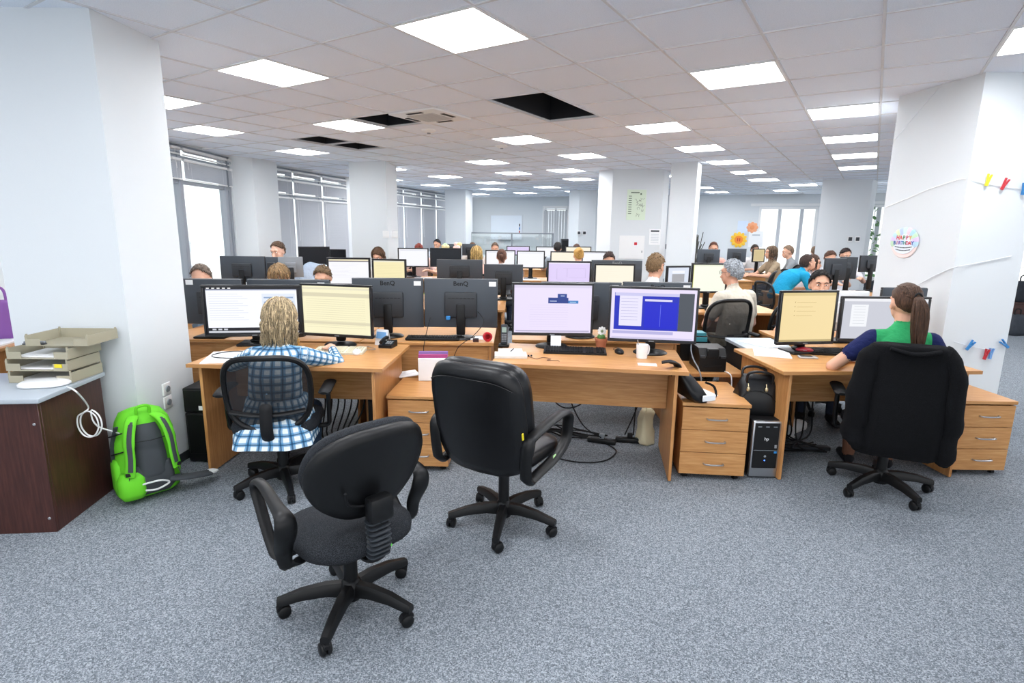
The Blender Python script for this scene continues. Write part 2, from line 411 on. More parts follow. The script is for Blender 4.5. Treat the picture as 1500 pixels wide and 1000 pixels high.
# ---- windows on the left facade
def window(n, a, b, s0, s1, muls, trans, z1=2.735, z0=SILL, blinds=()):
    """frame, mullions and panes are parts; z of the transoms in trans"""
    w = bpy.data.objects.new('window_%d' % n, None); COL.objects.link(w); struct(w)
    p, q = on(a, b, s0), on(a, b, s1); d = (q-p).normalized(); L = (q-p).length
    w.location = (p.x, p.y, 0); w.rotation_euler = (0, 0, math.atan2(d.y, d.x))
    f = MB()
    for (x0, x1, u0, u1) in ((0, L, z0, z0+.06), (0, L, z1-.06, z1), (0, .06, z0, z1), (L-.06, L, z0, z1)): f.box2((x0, .02, u0), (x1, .1, u1), .006)
    f.build('window_frame', FRAMEM, w)
    for mx in muls: MB().box((mx, .06, (z0+z1)/2), (.085, .11, z1-z0-.02), None, .008).build('mullion', FRAMEM, w)
    xs = [0]+list(muls)+[L]; zs = [z0]+list(trans)+[z1]
    for tz in trans:
        for k in range(len(xs)-1): MB().box(((xs[k]+xs[k+1])/2, .06, tz), (xs[k+1]-xs[k]-.05, .07, .055), None, .006).build('transom', FRAMEM, w)
    for k in range(len(xs)-1):
        for r in range(len(zs)-1):
            MB().box(((xs[k]+xs[k+1])/2, .07, (zs[r]+zs[r+1])/2), (xs[k+1]-xs[k]-.04, .008, zs[r+1]-zs[r]-.02)).build('pane', GLASS, w)
    MB().box2((-.02, -.12, z0-.03), (L+.02, .02, z0), .006).build('window_sill', WHITEP, w)
    return w, xs, zs
SLAT = mat('blind_slat_grey', 'b0b4bb', .5)
def blind(w, x0, x1, z0, z1, label, ang=62):
    t = thing('venetian_blind', label, 'blind', w.matrix_world @ V((0, 0, 0)) if False else w.location, w.rotation_euler[2])
    MB().box2((x0, -.05, z1-.035), (x1, -.005, z1), .004).build('head_rail', WHITEP, t)
    sl = MB(); n = int((z1-z0-.06)/.026)
    for k in range(n): sl.box(((x0+x1)/2, -.028, z1-.05-k*.026), (x1-x0-.01, .031, .0015), Rx(math.radians(ang)))
    stuff(sl.build('slats', SLAT, t))
    MB().box2((x0, -.04, z0), (x1, -.016, z0+.018), .004).build('bottom_rail', WHITEP, t)
    for x in (x0+.15, x1-.15): MB().tube([(x, -.048, z1-.03), (x, -.048, z0+.01)], .0012, 4).build('ladder_cord', WHITEP, t)
    MB().tube([(x0+.06, -.055, z1-.04), (x0+.065, -.06, (z0+z1)/2)], .004, 6).build('tilt_wand', WHITEP, t)
w1, xs, zs = window(1, A1, B1, 10.45, 12.95, [.75, 1.02+.02, 2.32], [2.22, 2.56])
XB = [(.05, .72), (.785, 1.005), (1.075, 2.285), (2.36, 2.46)]
for k, (x0, x1) in enumerate(XB[:]):
    nm = ['hidden left pane', 'narrow pane beside the first mullion', 'wide pane', 'narrow pane at the window pillar'][k]
    blind(w1, x0, x1, 2.245, 2.54, 'grey blind in the second row of the first window, '+nm)
    blind(w1, x0, x1, 2.585, 2.69, 'grey blind in the top row of the first window, '+nm)
w2, xs, zs = window(2, A2, B2, .45, 3.45, [.95, 1.95], [2.2, 2.53])
pane2 = ['left bay of the second window', 'middle bay of the second window', 'right bay of the second window']
for k in range(3):
    x0, x1 = xs[k]+.035, xs[k+1]-.035
    for (z0, z1, nm) in ((SILL+.07, 2.18, 'long closed grey blind in the lower %s'), (2.225, 2.51, 'short grey blind in the middle row, %s'), (2.555, 2.69, 'narrow grey blind in the top row, %s')): blind(w2, x0, x1, z0, z1, nm % pane2[k])
w3, xs, zs = window(3, A3, B3, 1.55, 5.0, [.45, 1.55, 2.6], [2.25, 2.55])
pane3 = ['narrow first bay of the third window', 'second bay of the third window', 'third bay of the third window', 'last bay of the third window']
for k in range(4):
    x0, x1 = xs[k]+.035, xs[k+1]-.035
    for (z0, z1, nm) in ((SILL+.07, 2.23, 'long closed grey blind in %s'), (2.275, 2.53, 'short middle grey blind in %s'), (2.575, 2.69, 'narrow top grey blind in %s')): blind(w3, x0, x1, z0, z1, nm % pane3[k])
window(4, A3, B3, 6.5, 7.25, [.38], [2.25, 2.55])
# back wall windows, door
def bwindow(n, s0, s1, z0, z1, muls):
    w = bpy.data.objects.new('window_%d' % n, None); COL.objects.link(w); struct(w)
    p, q = on(BA, BB, s0), on(BA, BB, s1); d = (q-p).normalized(); L = (q-p).length
    w.location = (p.x, p.y, 0); w.rotation_euler = (0, 0, math.atan2(d.y, d.x))
    f = MB()
    for (x0, x1, u0, u1) in ((0, L, z0, z0+.07), (0, L, z1-.07, z1), (0, .07, z0, z1), (L-.07, L, z0, z1)): f.box2((x0, -.01, u0), (x1, .12, u1), .006)
    f.build('window_frame', WHITEP, w)
    for mx in muls: MB().box((mx, .06, (z0+z1)/2), (.1, .12, z1-z0-.02), None, .008).build('mullion', FRAMEL, w)
    xs = [0]+list(muls)+[L]
    for k in range(len(xs)-1): MB().box(((xs[k]+xs[k+1])/2, .07, (z0+z1)/2), (xs[k+1]-xs[k]-.06, .008, z1-z0-.06)).build('pane', GLASS, w)
    MB().box2((-.05, -.16, z0-.04), (L+.05, .0, z0), .006).build('window_sill', WHITEP, w)
    MB().box2((-.25, -.03, z1+.02), (L+.15, -.005, z1+.1), .006).build('window_trim', WHITEP, w)
    return w
w5 = bwindow(5, 9.75, 11.35, .3, 2.38, [.58, 1.18])
w6 = bwindow(6, 12.6, 14.0, .3, 2.43, [.3, .95])
dr = bpy.data.objects.new('door_1', None); COL.objects.link(dr); struct(dr)
p = on(BA, BB, 2.76); dr.location = (p.x, p.y, 0); dr.rotation_euler = (0, 0, math.atan2(-5.4, 13.54))
f = MB(); f.box2((0, -.01, 0), (.07, .1, 2.43), .006); f.box2((.89, -.01, 0), (.96, .1, 2.43), .006); f.box2((.07, -.01, 2.35), (.89, .1, 2.43), .006); f.build('door_frame', WHITEP, dr)
MB().box2((.07, .04, .0), (.89, .05, 2.35)).build('pane', GLASS, dr)
f = MB(); f.box2((.44, .02, 0), (.5, .08, 2.35), .004); f.box2((.07, .02, 0), (.13, .08, 2.35), .004); f.box2((.83, .02, 0), (.89, .08, 2.35), .004); f.build('stile', FRAMEM, dr)
MB().tube([(.52, .0, .95), (.52, -.02, 1.0), (.52, -.02, 1.25), (.52, 0, 1.3)], .01, 6).build('door_handle', STEEL, dr)
t = thing('vertical_blind', 'pale vertical strip blind hanging in the far glass door', 'blind', dr.location, dr.rotation_euler[2])
MB().box2((.05, -.07, 2.3), (.91, -.02, 2.34), .004).build('head_rail', WHITEP, t)
strip = MB().box((0, 0, 1.18), (.085, .002, 2.2)).mesh('strip', mat('vertical_blind_strip', 'c6cace', .7))
for k in range(9): inst('strip', strip, t, (.1+k*.095, -.045, 0), (0, 0, .5))
# outdoors seen through the first window
t = thing('balcony_railing', 'pale balcony railing outside the first window', 'railing', (-6.6, 8.6, 0))
PALEM = mat('pale_railing_paint', 'd9dde2', .5)
r = MB(); r.box((0, 0, 1.25), (.04, 6, .04), None, .006); r.box((0, 0, .55), (.03, 6, .03), None, .004); r.build('rail', PALEM, t)
for k in range(7): MB().box((0, -2.9+k*.95, .62), (.03, .03, 1.24), None, .004).build('post', PALEM, t)
struct(MB().box((-6.0, 8.6, -.06), (2.0, 6.4, .12)).build('balcony_slab', mat('pale_concrete', 'b8babd', .9)))
t = thing('apartment_building', 'hazy pale block of flats far outside the first window', 'building', (-40, 38, -9))
HAZE = mat('hazed_plaster', 'e2e4e6', .9); MB().box((0, 0, 6), (16, 12, 17)).build('wall', HAZE, t)  # outdoor haze is put into the pale wall colour
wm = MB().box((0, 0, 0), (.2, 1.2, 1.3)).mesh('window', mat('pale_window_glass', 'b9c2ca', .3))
for a in range(5):
    for b in range(4): inst('window', wm, t, (8.02, -4.6+a*2.3, 2.2+b*3.0))
t = thing('apartment_building', 'second pale far building beyond the window, lower one', 'building', (-46, 62, -9))
MB().box((0, 0, 5), (14, 16, 14)).build('wall', HAZE, t)
for a in range(6):
    for b in range(3): inst('window', wm, t, (7.02, -6.2+a*2.4, 2.2+b*3.0))

# ---- pillars
def pillar(name, poly, base=True):
    o = struct(MB().prism(poly, 0, H+.02).build(name, WALL))
    if base:
        cx = sum(p[0] for p in poly)/len(poly); cy = sum(p[1] for p in poly)/len(poly)
        k = [(cx+(p[0]-cx)*1.012, cy+(p[1]-cy)*1.012) for p in poly]
        b = MB().prism(k, 0, .06).build('baseboard', BLKD, o)
    return o
def octo(cx, cy, w, ch, rz=0):
    h = w/2; pts = [(-h+ch, -h), (h-ch, -h), (h, -h+ch), (h, h-ch), (h-ch, h), (-h+ch, h), (-h, h-ch), (-h, -h+ch)]
    c, s = math.cos(rz), math.sin(rz); return [(cx+c*x-s*y, cy+s*x+c*y) for x, y in pts]
pillar('pillar_left', [(-3.0, 3.3), (-2.3, 3.3), (-2.26, 3.84), (-2.6, 4.14), (-3.1, 4.17), (-3.45, 3.95), (-3.3, 3.63)])
pillar('pillar_right', [(3.36, 4.3), (3.87, 4.3), (4.25, 4.75), (4.35, 5.3), (4.1, 5.75), (3.76, 5.75), (3.25, 5.05)])
pillar('pillar_window', [(-4.95, 9.72), (-4.42, 9.85), (-4.28, 10.5), (-4.9, 10.7)])
pillar('pillar_near_window', [(-2.93, 10.32), (-2.22, 10.08), (-2.2, 10.88), (-2.9, 11.1)])
pillar('pillar_far_window', [(-2.05, 17.2), (-1.4, 16.8), (-1.25, 17.5), (-1.9, 17.9)])
pillar('pillar_middle', [(1.66, 11.35), (1.86, 10.92), (2.82, 10.92), (3.05, 11.4), (3.05, 12.1), (2.7, 12.5), (2.0, 12.5), (1.8, 12.2)])
pillar('pillar_slim', [(2.66, 9.86), (3.03, 9.62), (3.2, 9.95), (2.85, 10.2)])
pillar('pillar_distant_right', [(6.7, 12.6), (7.05, 12.36), (7.6, 12.3), (7.95, 12.7), (8.0, 13.3), (7.5, 13.65), (7.12, 13.3)])
_a = gy(836, 283, 16.5); _b = gy(874, 283, 16.5)
pillar('pillar_distant', [(_a.x, 16.9), (_a.x+.25, 16.5), (_b.x, 16.5), (_b.x+.3, 16.9), (_b.x+.2, 17.6), (_a.x+.1, 17.6)])
# ------------------------------------------------------------------ furniture builders
def desk(label, fl, fr, depth, name='office_desk', panels=(1, 1), modesty=(.42, .72, .55), cat='desk', group=None, z=.75, edge=.06, inset=.03, pd=None, side=None):
    """fl, fr: front corners of the top (world). Local x runs along the front, y away from it. modesty = (bottom, top, y fraction)"""
    fl = V((fl[0], fl[1], 0)); fr = V((fr[0], fr[1], 0)); d = fr-fl; W = d.length
    t = thing(name, label, cat, fl, math.atan2(d.y, d.x), group)
    MB().box2((0, 0, z-.024), (W, depth, z), .003).build('tabletop', WX, t)
    MB().box2((.0, -.0012, z-.0235), (W, .0008, z-.0005)).build('edge_band', WEDGE, t)
    pd = pd or depth-.05
    for k, x in enumerate((edge, W-edge-.02)):
        if panels[k]: MB().box2((x, inset, .008), (x+.02, inset+pd, z-.024), .002).build('side_panel', WZ, t)
    if modesty: MB().box2((edge+.022, depth*modesty[2], modesty[0]), (W-edge-.022, depth*modesty[2]+.018, z-.025), .002).build('modesty_panel', WX, t)
    return t
hd = MB().tube(smooth_path([(-.062, 0, 0), (-.055, -.022, 0), (0, -.03, 0), (.055, -.022, 0), (.062, 0, 0)], 4), .0052, 6).mesh('handle', STEEL)
cs = MB().cyl((0, -.012, 0), .018, .022, 10, Rx(PI/2) @ T(0, 0, 0)).box((0, 0, .028), (.03, .03, .02)).mesh('caster', BLK)
def pedestal(label, fl, fr, depth, h, n=3, group='drawer pedestals', foot=.035):
    fl = V((fl[0], fl[1], 0)); fr = V((fr[0], fr[1], 0)); d = fr-fl; W = d.length
    t = thing('drawer_pedestal', label, 'drawer unit', fl, math.atan2(d.y, d.x), group)
    b = MB(); b.box2((.004, .02, foot), (.02, depth, h-.024)); b.box2((W-.02, .02, foot), (W-.004, depth, h-.024)); b.box2((.02, depth-.016, foot), (W-.02, depth, h-.024)); b.box2((.02, .02, foot), (W-.02, depth-.016, foot+.016))
    b.build('carcass', WZ, t)
    MB().box2((-.004, -.004, h-.023), (W+.004, depth+.004, h), .003).build('tabletop', WX, t)
    dh = (h-.03-foot)/n
    for k in range(n):
        z0 = foot+k*dh
        dr = MB().box2((.003, 0, z0+.002), (W-.003, .018, z0+dh-.002), .0015).build('drawer', WX, t)
        inst('handle', hd, dr, (W*.52, 0, z0+dh*.52))
    for (x, y) in ((.05, .06), (W-.05, .06), (.05, depth-.06), (W-.05, depth-.06)): inst('caster', cs, t, (x, y, .018-.018+.018), (0, 0, random.random()))
    return t
# screens: flat picture made of coloured patches, given as (x0, y0, x1, y1, colour) with 0..1 from the lower left
SCR = {}
def smat(c, e=1.0):
    k = 'screen_%s_%s' % (c, e)
    m = mat(k, c, .3, emit=e, spec=.3); m.node_tree.nodes['Principled BSDF'].inputs['Base Color'].default_value = (.006, .006, .008, 1); return m
def doc(base, ink, n=12, x0=.08, x1=.8, y0=.1, y1=.86, seed=1, e=1.0, bars=()):
    r = random.Random(seed); L = [(0, 0, 1, 1, base)]
    L += list(bars)
    for k in range(n):
        y = y1-(y1-y0)*k/n
        L.append((x0+(.04 if r.random() < .3 else 0), y-.006, x0+(x1-x0)*r.uniform(.35, 1), y+.004, ink))
    return L
def monitor(label, W, Hh, zc, scr, loc, rz, bez=BEZ, back=BACKP, logo=None, sticker=None, base='round', vesa=True, name='computer_monitor', group='office monitors', stand=True, tilt=0, e=.8, bw=.016, chin=.022, port=False):
    """zc = height of the screen centre above the desk; screen looks to local -y"""
    t = thing(name, label, 'monitor', loc, rz, group)
    ti = Rx(math.radians(tilt)); m = T(0, 0, zc) @ ti
    s = MB(); w, h = W/2, Hh/2
    # bezel ring proud of the screen, closed shell behind
    s.box2((-w, -.018, h-bw), (w, .012, h), .003, m=m); s.box2((-w, -.018, -h), (w, .012, -h+chin), .003, m=m)
    s.box2((-w, -.018, -h+chin), (-w+bw, .012, h-bw), .003, m=m); s.box2((w-bw, -.018, -h+chin), (w, .012, h-bw), .003, m=m)
    s.build('bezel', bez, t)
    b = MB(); b.box2((-w+.002, -.008, -h+.002), (w-.002, .022, h-.002), .006, 2, m=m)
    b.build('back_shell', back, t)
    sx0, sx1, sz0, sz1 = -w+bw, w-bw, -h+chin, h-bw
    q = MB(); mats = []; idx = {}
    for k, (a, bb, c, d, colr) in enumerate(scr):
        if colr not in idx: idx[colr] = len(mats); mats.append(smat(colr, e))
        y = -.0085-.00012*k
        X0, X1, Z0, Z1 = sx0+(sx1-sx0)*a, sx0+(sx1-sx0)*c, sz0+(sz1-sz0)*bb, sz0+(sz1-sz0)*d
        q.quad((X0, y, Z0), (X1, y, Z0), (X1, y, Z1), (X0, y, Z1), idx[colr], m)
    q.build('screen', mats, t)
    if vesa:
        v = MB(); vw, vh = W*.44, Hh*.52
        v.box2((-vw/2, .02, -vh*.55), (vw/2, .052, vh*.45), .014, 2, m=m); v.build('electronics_housing', HOUSP if back is BACKP else back, t)
        p = MB(); 
        for k in range(7): p.box2((-vw*.42+k*vw*.12, .0505, vh*.2), (-vw*.42+k*vw*.12+vw*.09, .0535, vh*.22), m=m)
        p.build('vent_slots', BLKM, t)
    if port: MB().box2((W*.14, .03, -Hh*.33), (W*.2, .06, -Hh*.25), .004, m=m).build('video_plug', BLUE, t)
    if logo: text(MB(), logo[0], logo[1], m @ T(0, .0225, Hh*logo[2]) @ Rz(PI) @ Rx(PI/2), bold=.02).build('logo', logo[3], t)
    if sticker: MB().box2((sticker[0]*W-.028, .0215, sticker[1]*Hh-.018), (sticker[0]*W+.028, .0232, sticker[1]*Hh+.018), m=m).build('asset_sticker', PAPER, t)
    if scr: MB().box2((-.018, -.0192, -h+.007), (.018, -.0178, -h+.013), m=m).build('front_logo', GREYP, t)
    if stand:
        n = MB(); n.box2((-.035, .022, .03), (.035, .06, zc-.0), .012, 2); n.build('neck', BLK, t)
        bs = MB()
        if base == 'round': bs.lathe([(.0, 0), (.118, 0), (.12, .006), (.11, .016), (.05, .024), (.0, .026)], 28, T(0, .03, 0) @ MX.Diagonal((1, .82, 1, 1)))
        else: bs.box2((-.12, -.07, 0), (.12, .12, .018), .008, 2); bs.box2((-.05, .01, .015), (.05, .075, .04), .012)
        bs.build('stand_base', BLK, t)
    return t
def monpx(label, x0, x1, y0, y1, Y, scr, rz=0, deskz=.75, back=False, hpx=None, **k):
    """monitor whose outline covers those pixels when standing at distance Y"""
    ym = (y0+y1)/2; a = gy(x0, ym, Y); b = gy(x1, ym, Y)
    W = (b.x-a.x)/max(.3, abs(math.cos(rz))); z1 = gy((x0+x1)/2, y0, Y).z; z0 = gy((x0+x1)/2, y1, Y).z
    Hh = z1-z0; c = (a+b)/2
    return monitor(label, W, Hh, (z0+z1)/2-deskz, scr, (c.x, Y, deskz), rz+(PI if back else 0), **k)
# keyboard and mouse
_kb = {}
def keyboard(label, loc, rz, m=BLK, W=.44, D=.15, mk=None, cat='keyboard'):
    t = thing('keyboard', label, cat, loc, rz, 'keyboards')
    MB().prism([(0, 0), (D, 0), (D, .026), (0, .014)], -W/2, W/2, Ry(PI/2) @ Rz(PI/2) if False else MX(((0, 0, 1, 0), (1, 0, 0, -D/2), (0, 1, 0, 0), (0, 0, 0, 1)))).build('case', m, t)
    k = MB()
    for r in range(6):
        y = -D/2+.016+r*.0215; z = .0145+(y+D/2)/D*.0115
        n = 22
        for c in range(n):
            x = -W/2+.012+c*(W-.024)/n
            if r == 0 and 4 < c < 11:
                if c == 5: k.box2((x, y, z-.002), (x+(W-.024)/n*6-.003, y+.017, z+.007), .0015)
                continue
            if c in (14, 18): continue
            k.box2((x, y, z-.002), (x+(W-.024)/n-.003, y+.017, z+.007))
    stuff(k.build('keys', mk or (BLKM if m is BLK else m), t))
    return t
def mouse(label, loc, rz, m, cable=None):
    t = thing('computer_mouse', label, 'mouse', loc, rz)
    MB().ell((0, 0, .010), (.031, .056, .024), None, 16, 10).build('shell', m, t)
    MB().box2((-.003, .02, .028), (.003, .04, .0345), .002).build('scroll_wheel', GREYP if m is not WHITEP else BLKD, t)
    if cable: MB().tube(smooth_path(cable), .002, 5).build('cable', m if m is not WHITEP else GREYP, t)
    return t
def sheet(label, loc, rz, w=.21, d=.297, n=1, name='paper_sheet', m=PAPER, cat='paper', lines=8, group=None, tilt=None):
    t = thing(name, label, cat, loc, rz, group)
    if tilt: t.rotation_euler = (tilt[0], tilt[1], rz)
    b = MB(); h = .0012*n
    b.box2((-w/2, -d/2, 0), (w/2, d/2, h)); b.build('sheet', m, t)
    if lines:
        p = MB(); r = random.Random(lines+int(w*1000))
        for k in range(lines):
            y = d*.38-k*d*.76/lines; p.box2((-w*.4, y, h), (w*r.uniform(0, .4), y+.003, h+.0003))
        p.build('print', PAPERG, t)
    return t
# five-star swivel base, in the local frame of the chair
def starbase(t, rot=0, R=.3, hub=.4, mt=BLK, legh=.085, black=True):
    MB().lathe([(.0, .05), (.042, .05), (.046, .075), (.046, .115), (.036, .135), (.030, .14), (.030, hub-.1), (.022, hub-.1), (.022, hub), (0, hub)], 18).build('gas_column', mt, t)
    for k in range(5):
        a = rot+k*2*PI/5; c, s = math.cos(a), math.sin(a)
        path = [(.03, .098, .026, .030), (.10, .106, .024, .026), (.20, .098, .021, .022), (R-.02, .082, .019, .018), (R+.012, .076, .017, .015)]
        rings = []
        for (r, z, hw, hh) in path:
            ring = []
            for (u, w) in ((-1, -1), (-1, .4), (-.6, 1), (.6, 1), (1, .4), (1, -1)):
                ring.append((c*r-s*u*hw, s*r+c*u*hw, z+w*hh))
            rings.append(ring)
        MB().loft(rings).build('base_leg', mt, t)
        ca = bpy.data.objects.new('caster', CASTER); COL.objects.link(ca); ca.parent = t; ca.location = (c*R, s*R, 0); ca.rotation_euler = (0, 0, a+random.uniform(-1.2, 1.2))
        inst('wheel', CWHEEL, ca, (-.012, .012, .027)); inst('wheel', CWHEEL, ca, (-.012, -.012, .027))
CWHEEL = MB().lathe([(0, -.011), (.020, -.011), (.026, -.007), (.027, 0), (.026, .007), (.020, .011), (0, .011)], 18, Rx(PI/2)).mesh('wheel', BLK)
_c = MB().cyl((0, 0, .045), .011, .04, 10); _c.loft([[( -.038+.0*k, y, z) for (y, z) in ((-.013, .028), (-.013, .04), (.013, .04), (.013, .028))] for k in (0,)]+[[(-.03, y, z) for (y, z) in ((-.012, .04), (-.012, .054), (.012, .054), (.012, .04))], [(0, y, z) for (y, z) in ((-.014, .05), (-.014, .062), (.014, .062), (.014, .05))], [(.016, y, z) for (y, z) in ((-.012, .036), (-.012, .05), (.012, .05), (.012, .036))]])
CASTER = _c.mesh('caster', BLKM)
def rr(w, d, r, n=6, z=0, ex=1.0):
    pts = []
    for k, (sx, sy) in enumerate(((1, 1), (-1, 1), (-1, -1), (1, -1))):
        for i in range(n+1):
            a = PI/2*k+PI/2*i/n; pts.append((sx*(w/2-r)+r*math.cos(a), sy*(d/2-r)+r*math.sin(a), z))
    return pts
def cushion(w, d, h, r, z, crown=.02, m=None, mi=0, mb=None, front=.0):
    mb = mb or MB(); rings = []
    for (k, zz) in ((.90, 0), (.985, h*.2), (1.0, h*.5), (.985, h*.78), (.93, h*.93), (.72, h+crown*.55), (.38, h+crown*.92), (.06, h+crown)):
        rings.append([(x*k, y*k, z+zz-front*max(0, y/d)*1.0*(zz/h)) for (x, y, _) in rr(w, d, r)])
    return mb.loft(rings, mi, m)
def curved_plate(outline, th, curv, vcurv=0.0, m=None, mb=None, nz=1, edge=.006):
    """outline in (x,z); plate bent backwards: y = -curv*x^2 ; +y is the sitter's side"""
    mb = mb or MB(); n = len(outline)
    cx = sum(p[0] for p in outline)/n; cz = sum(p[1] for p in outline)/n
    def Y(x, z): return curv*x*x+vcurv*(z-cz)**2
    front, back = [], []
    ks = (1.0, .95, .8, .55, .28)
    rings = []
    for k in reversed(ks[1:]): rings.append((k, -th/2, 1))
    rings.append((ks[1], -th/2, 1)); rings = rings[:-1]
    rings.append((1.0, -th/2+edge, 1)); rings.append((1.0, th/2-edge, 1))
    for k in ks[1:]: rings.append((k, th/2, 1))
    R = []
    for (k, y, _) in rings: R.append([((p[0]-cx)*k+cx, Y((p[0]-cx)*k+cx, (p[1]-cz)*k+cz)+y, (p[1]-cz)*k+cz) for p in outline])
    return mb.loft(R, 0, m)
# ------------------------------------------------------------------ chairs (local +y = the way the sitter faces)
GREENTAG = mat('green_plug', '5fd34a', .5)
def egg(w, h, zc, n=40, top=1.0, bot=1.0, p=2.4):
    o = []
    for i in range(n):
        a = 2*PI*i/n; c, s = math.cos(a), math.sin(a)
        x = w/2*math.copysign(abs(c)**(2/p), c); z = h/2*math.copysign(abs(s)**(2/p), s)
        f = 1+(top-1)*max(0, s)+(bot-1)*max(0, -s)
        o.append((x*f, zc+z))
    return o
def chair_task(label, loc, rz):
    t = thing('office_chair', label, 'chair', (loc[0], loc[1], 0), rz, None)
    starbase(t, rot=-PI/2-rz-.06+.0, R=.285, hub=.40)
    m = MB(); m.box2((-.09, -.16, .375), (.09, .13, .405), .01); m.box2((-.16, -.14, .395), (.16, .14, .41), .006); m.tube([(.08, .02, .39), (.2, .04, .385), (.25, .05, .38)], .006, 6); m.build('tilt_mechanism', BLKM, t)
    s = MB(); cushion(.47, .45, .075, .15, .405, .02, mb=s, front=.02); s.build('seat', FABDOT, t, 60)
    pn = MB(); cushion(.40, .38, .03, .13, .385, .0, mb=pn); pn.build('seat_pan', BLKM, t, 60)
    for (x, y) in ((.06, -.222), (-.17, -.16), (.19, -.13)): MB().ell((x, y, .42), (.014, .006, .008)).build('green_plug', GREENTAG, t)
    # back: moulded outer shell and padded inner face
    out = egg(.50, .42, 0, 44, 1.0, .84, 2.35); tilt = T(0, -.225, .745) @ Rx(math.radians(20))
    sh = MB(); curved_plate(out, .05, 1.0, .2, tilt, sh, edge=.02); sh.build('back_shell', BLK, t, 70)
    pd = MB(); curved_plate([(x*.985, z*.985) for x, z in out], .05, 1.0, .2, tilt @ T(0, .04, 0), pd, edge=.02); pd.build('back_cushion', FABDOT, t, 70)
    MB().tube(smooth_path([(-.13, -.034, -.02), (-.105, -.031, -.09), (-.03, -.028, -.125), (.02, -.028, -.125)], 6), .006, 6, m=tilt).build('back_crease', BLKM, t)
    # bracket with bellows
    b = MB(); b.tube(smooth_path([(0, .02, .385), (0, -.15, .38), (0, -.225, .395), (0, -.245, .45), (0, -.255, .62)], 5), .040, 10, flat=.4); b.build('back_bracket', BLKM, t)
    be = MB()
    for k in range(8):
        z = .42+k*.02; y = -.238-.012*math.sin(k/7*PI)
        be.add(*_ringbox(.092, .06, .013, (0, y, z), .02))
    be.build('bellows', BLKD, t)
    MB().box2((-.05, -.29, .57), (.05, -.23, .67), .015, 2).build('bellows_sleeve', BLK, t)
    # loop armrests
    for sx in (-1, 1):
        a = MB(); x = sx*.285
        loop = smooth_path([(x*.70, -.03, .392), (x*.97, -.05, .40), (x*1.01, -.055, .47), (x*1.03, -.10, .56), (x*1.04, -.10, .62), (x*1.04, -.03, .645), (x*1.03, .08, .675), (x*1.02, .17, .67), (x*1.0, .21, .625), (x*.99, .17, .54), (x*.98, .10, .43), (x*.95, .05, .39), (x*.70, .04, .388)], 5)
        k = len(loop); rad = [.012+.011*math.exp(-((i/k-.25)/.12)**2) for i in range(k)]
        a.tube(loop, rad, 10, flat=1.9, up=(1, 0, 0)); a.build('armrest', BLK, t)
    for c in t.children:
        if c.name.split('.')[0] not in ('base_leg', 'caster', 'gas_column'): c.location.z -= .055
    return t
def _ringbox(w, d, h, c, r):
    k = MB(); k.loft([[(p[0]*f+c[0], p[1]*f+c[1], c[2]+z) for p in rr(w, d, r, 3)] for f, z in ((.8, -h/2), (1, -h*.2), (1, h*.2), (.8, h/2))]); return k.v, k.f
FABDOT = speckle('charcoal_dotted_fabric', '15171a', '232529', '42464c', 420, .9, .4)
def chair_exec(label, loc, rz):
    t = thing('office_chair', label, 'chair', (loc[0], loc[1], 0), rz, None)
    starbase(t, rot=-PI/2-rz-.12, R=.295, hub=.40)
    MB().box2((-.1, -.17, .375), (.1, .13, .41), .012).tube([(.09, -.05, .39), (.2, -.1, .38), (.27, -.12, .37)], .007, 6).build('tilt_mechanism', BLKM, t)
    s = MB(); cushion(.50, .48, .085, .12, .42, .03, mb=s, m=None, front=.02); s.build('seat', LEATH, t, 60)
    tl = T(0, -.275, .675) @ Rx(math.radians(11))
    o = egg(.54, .60, 0, 48, 1.0, .95, 4.6)
    b = MB(); curved_plate(o, .062, .55, .15, tl, b, edge=.03); b.build('back_shell', LEATH, t, 70)
    q = MB(); curved_plate([(x*.985, z*.985) for x, z in o], .09, .55, .15, tl @ T(0, .065, .0), q, edge=.04); q.build('back_cushion', LEATH, t, 70)
    # stitched piping round the outer face
    def pip(k, z0): return [((x*k), .55*(x*k)**2+.15*(z*k)**2-.0305+.004, z*k+z0) for x, z in o]
    MB().tube(pip(.93, 0), .004, 6, closed=True, m=tl).build('piping', BLK, t)
    MB().tube(smooth_path([(-.235, -.006, .20), (-.15, -.022, .232), (0, -.034, .242), (.15, -.022, .232), (.235, -.006, .20)], 5), .004, 6, m=tl).build('top_seam', BLK, t)
    MB().box2((.262, .0, -.05), (.268, .012, -.015), .001, m=tl).build('side_tag', YEL, t)
    for sx in (-1, 1):
        x = sx*.288
        a = MB(); loop = smooth_path([(x*.93, -.235, .42), (x*.95, -.245, .52), (x*.97, -.24, .605), (x*1.0, -.18, .635), (x*1.03, -.02, .665), (x*1.04, .10, .668), (x*1.03, .165, .64), (x*1.01, .175, .58), (x*1.0, .16, .50), (x*.97, .06, .435), (x*.94, -.10, .405), (x*.93, -.2, .39)], 5)
        a.tube(loop, .017, 10, flat=1.9, up=(1, 0, 0), closed=True); a.build('armrest', BLK, t)
    MB().box2((.285, .02, .43), (.288, .05, .455), .0).build('inspection_label', mat('pale_green_label', 'b9e2a4', .7), t)
    return t
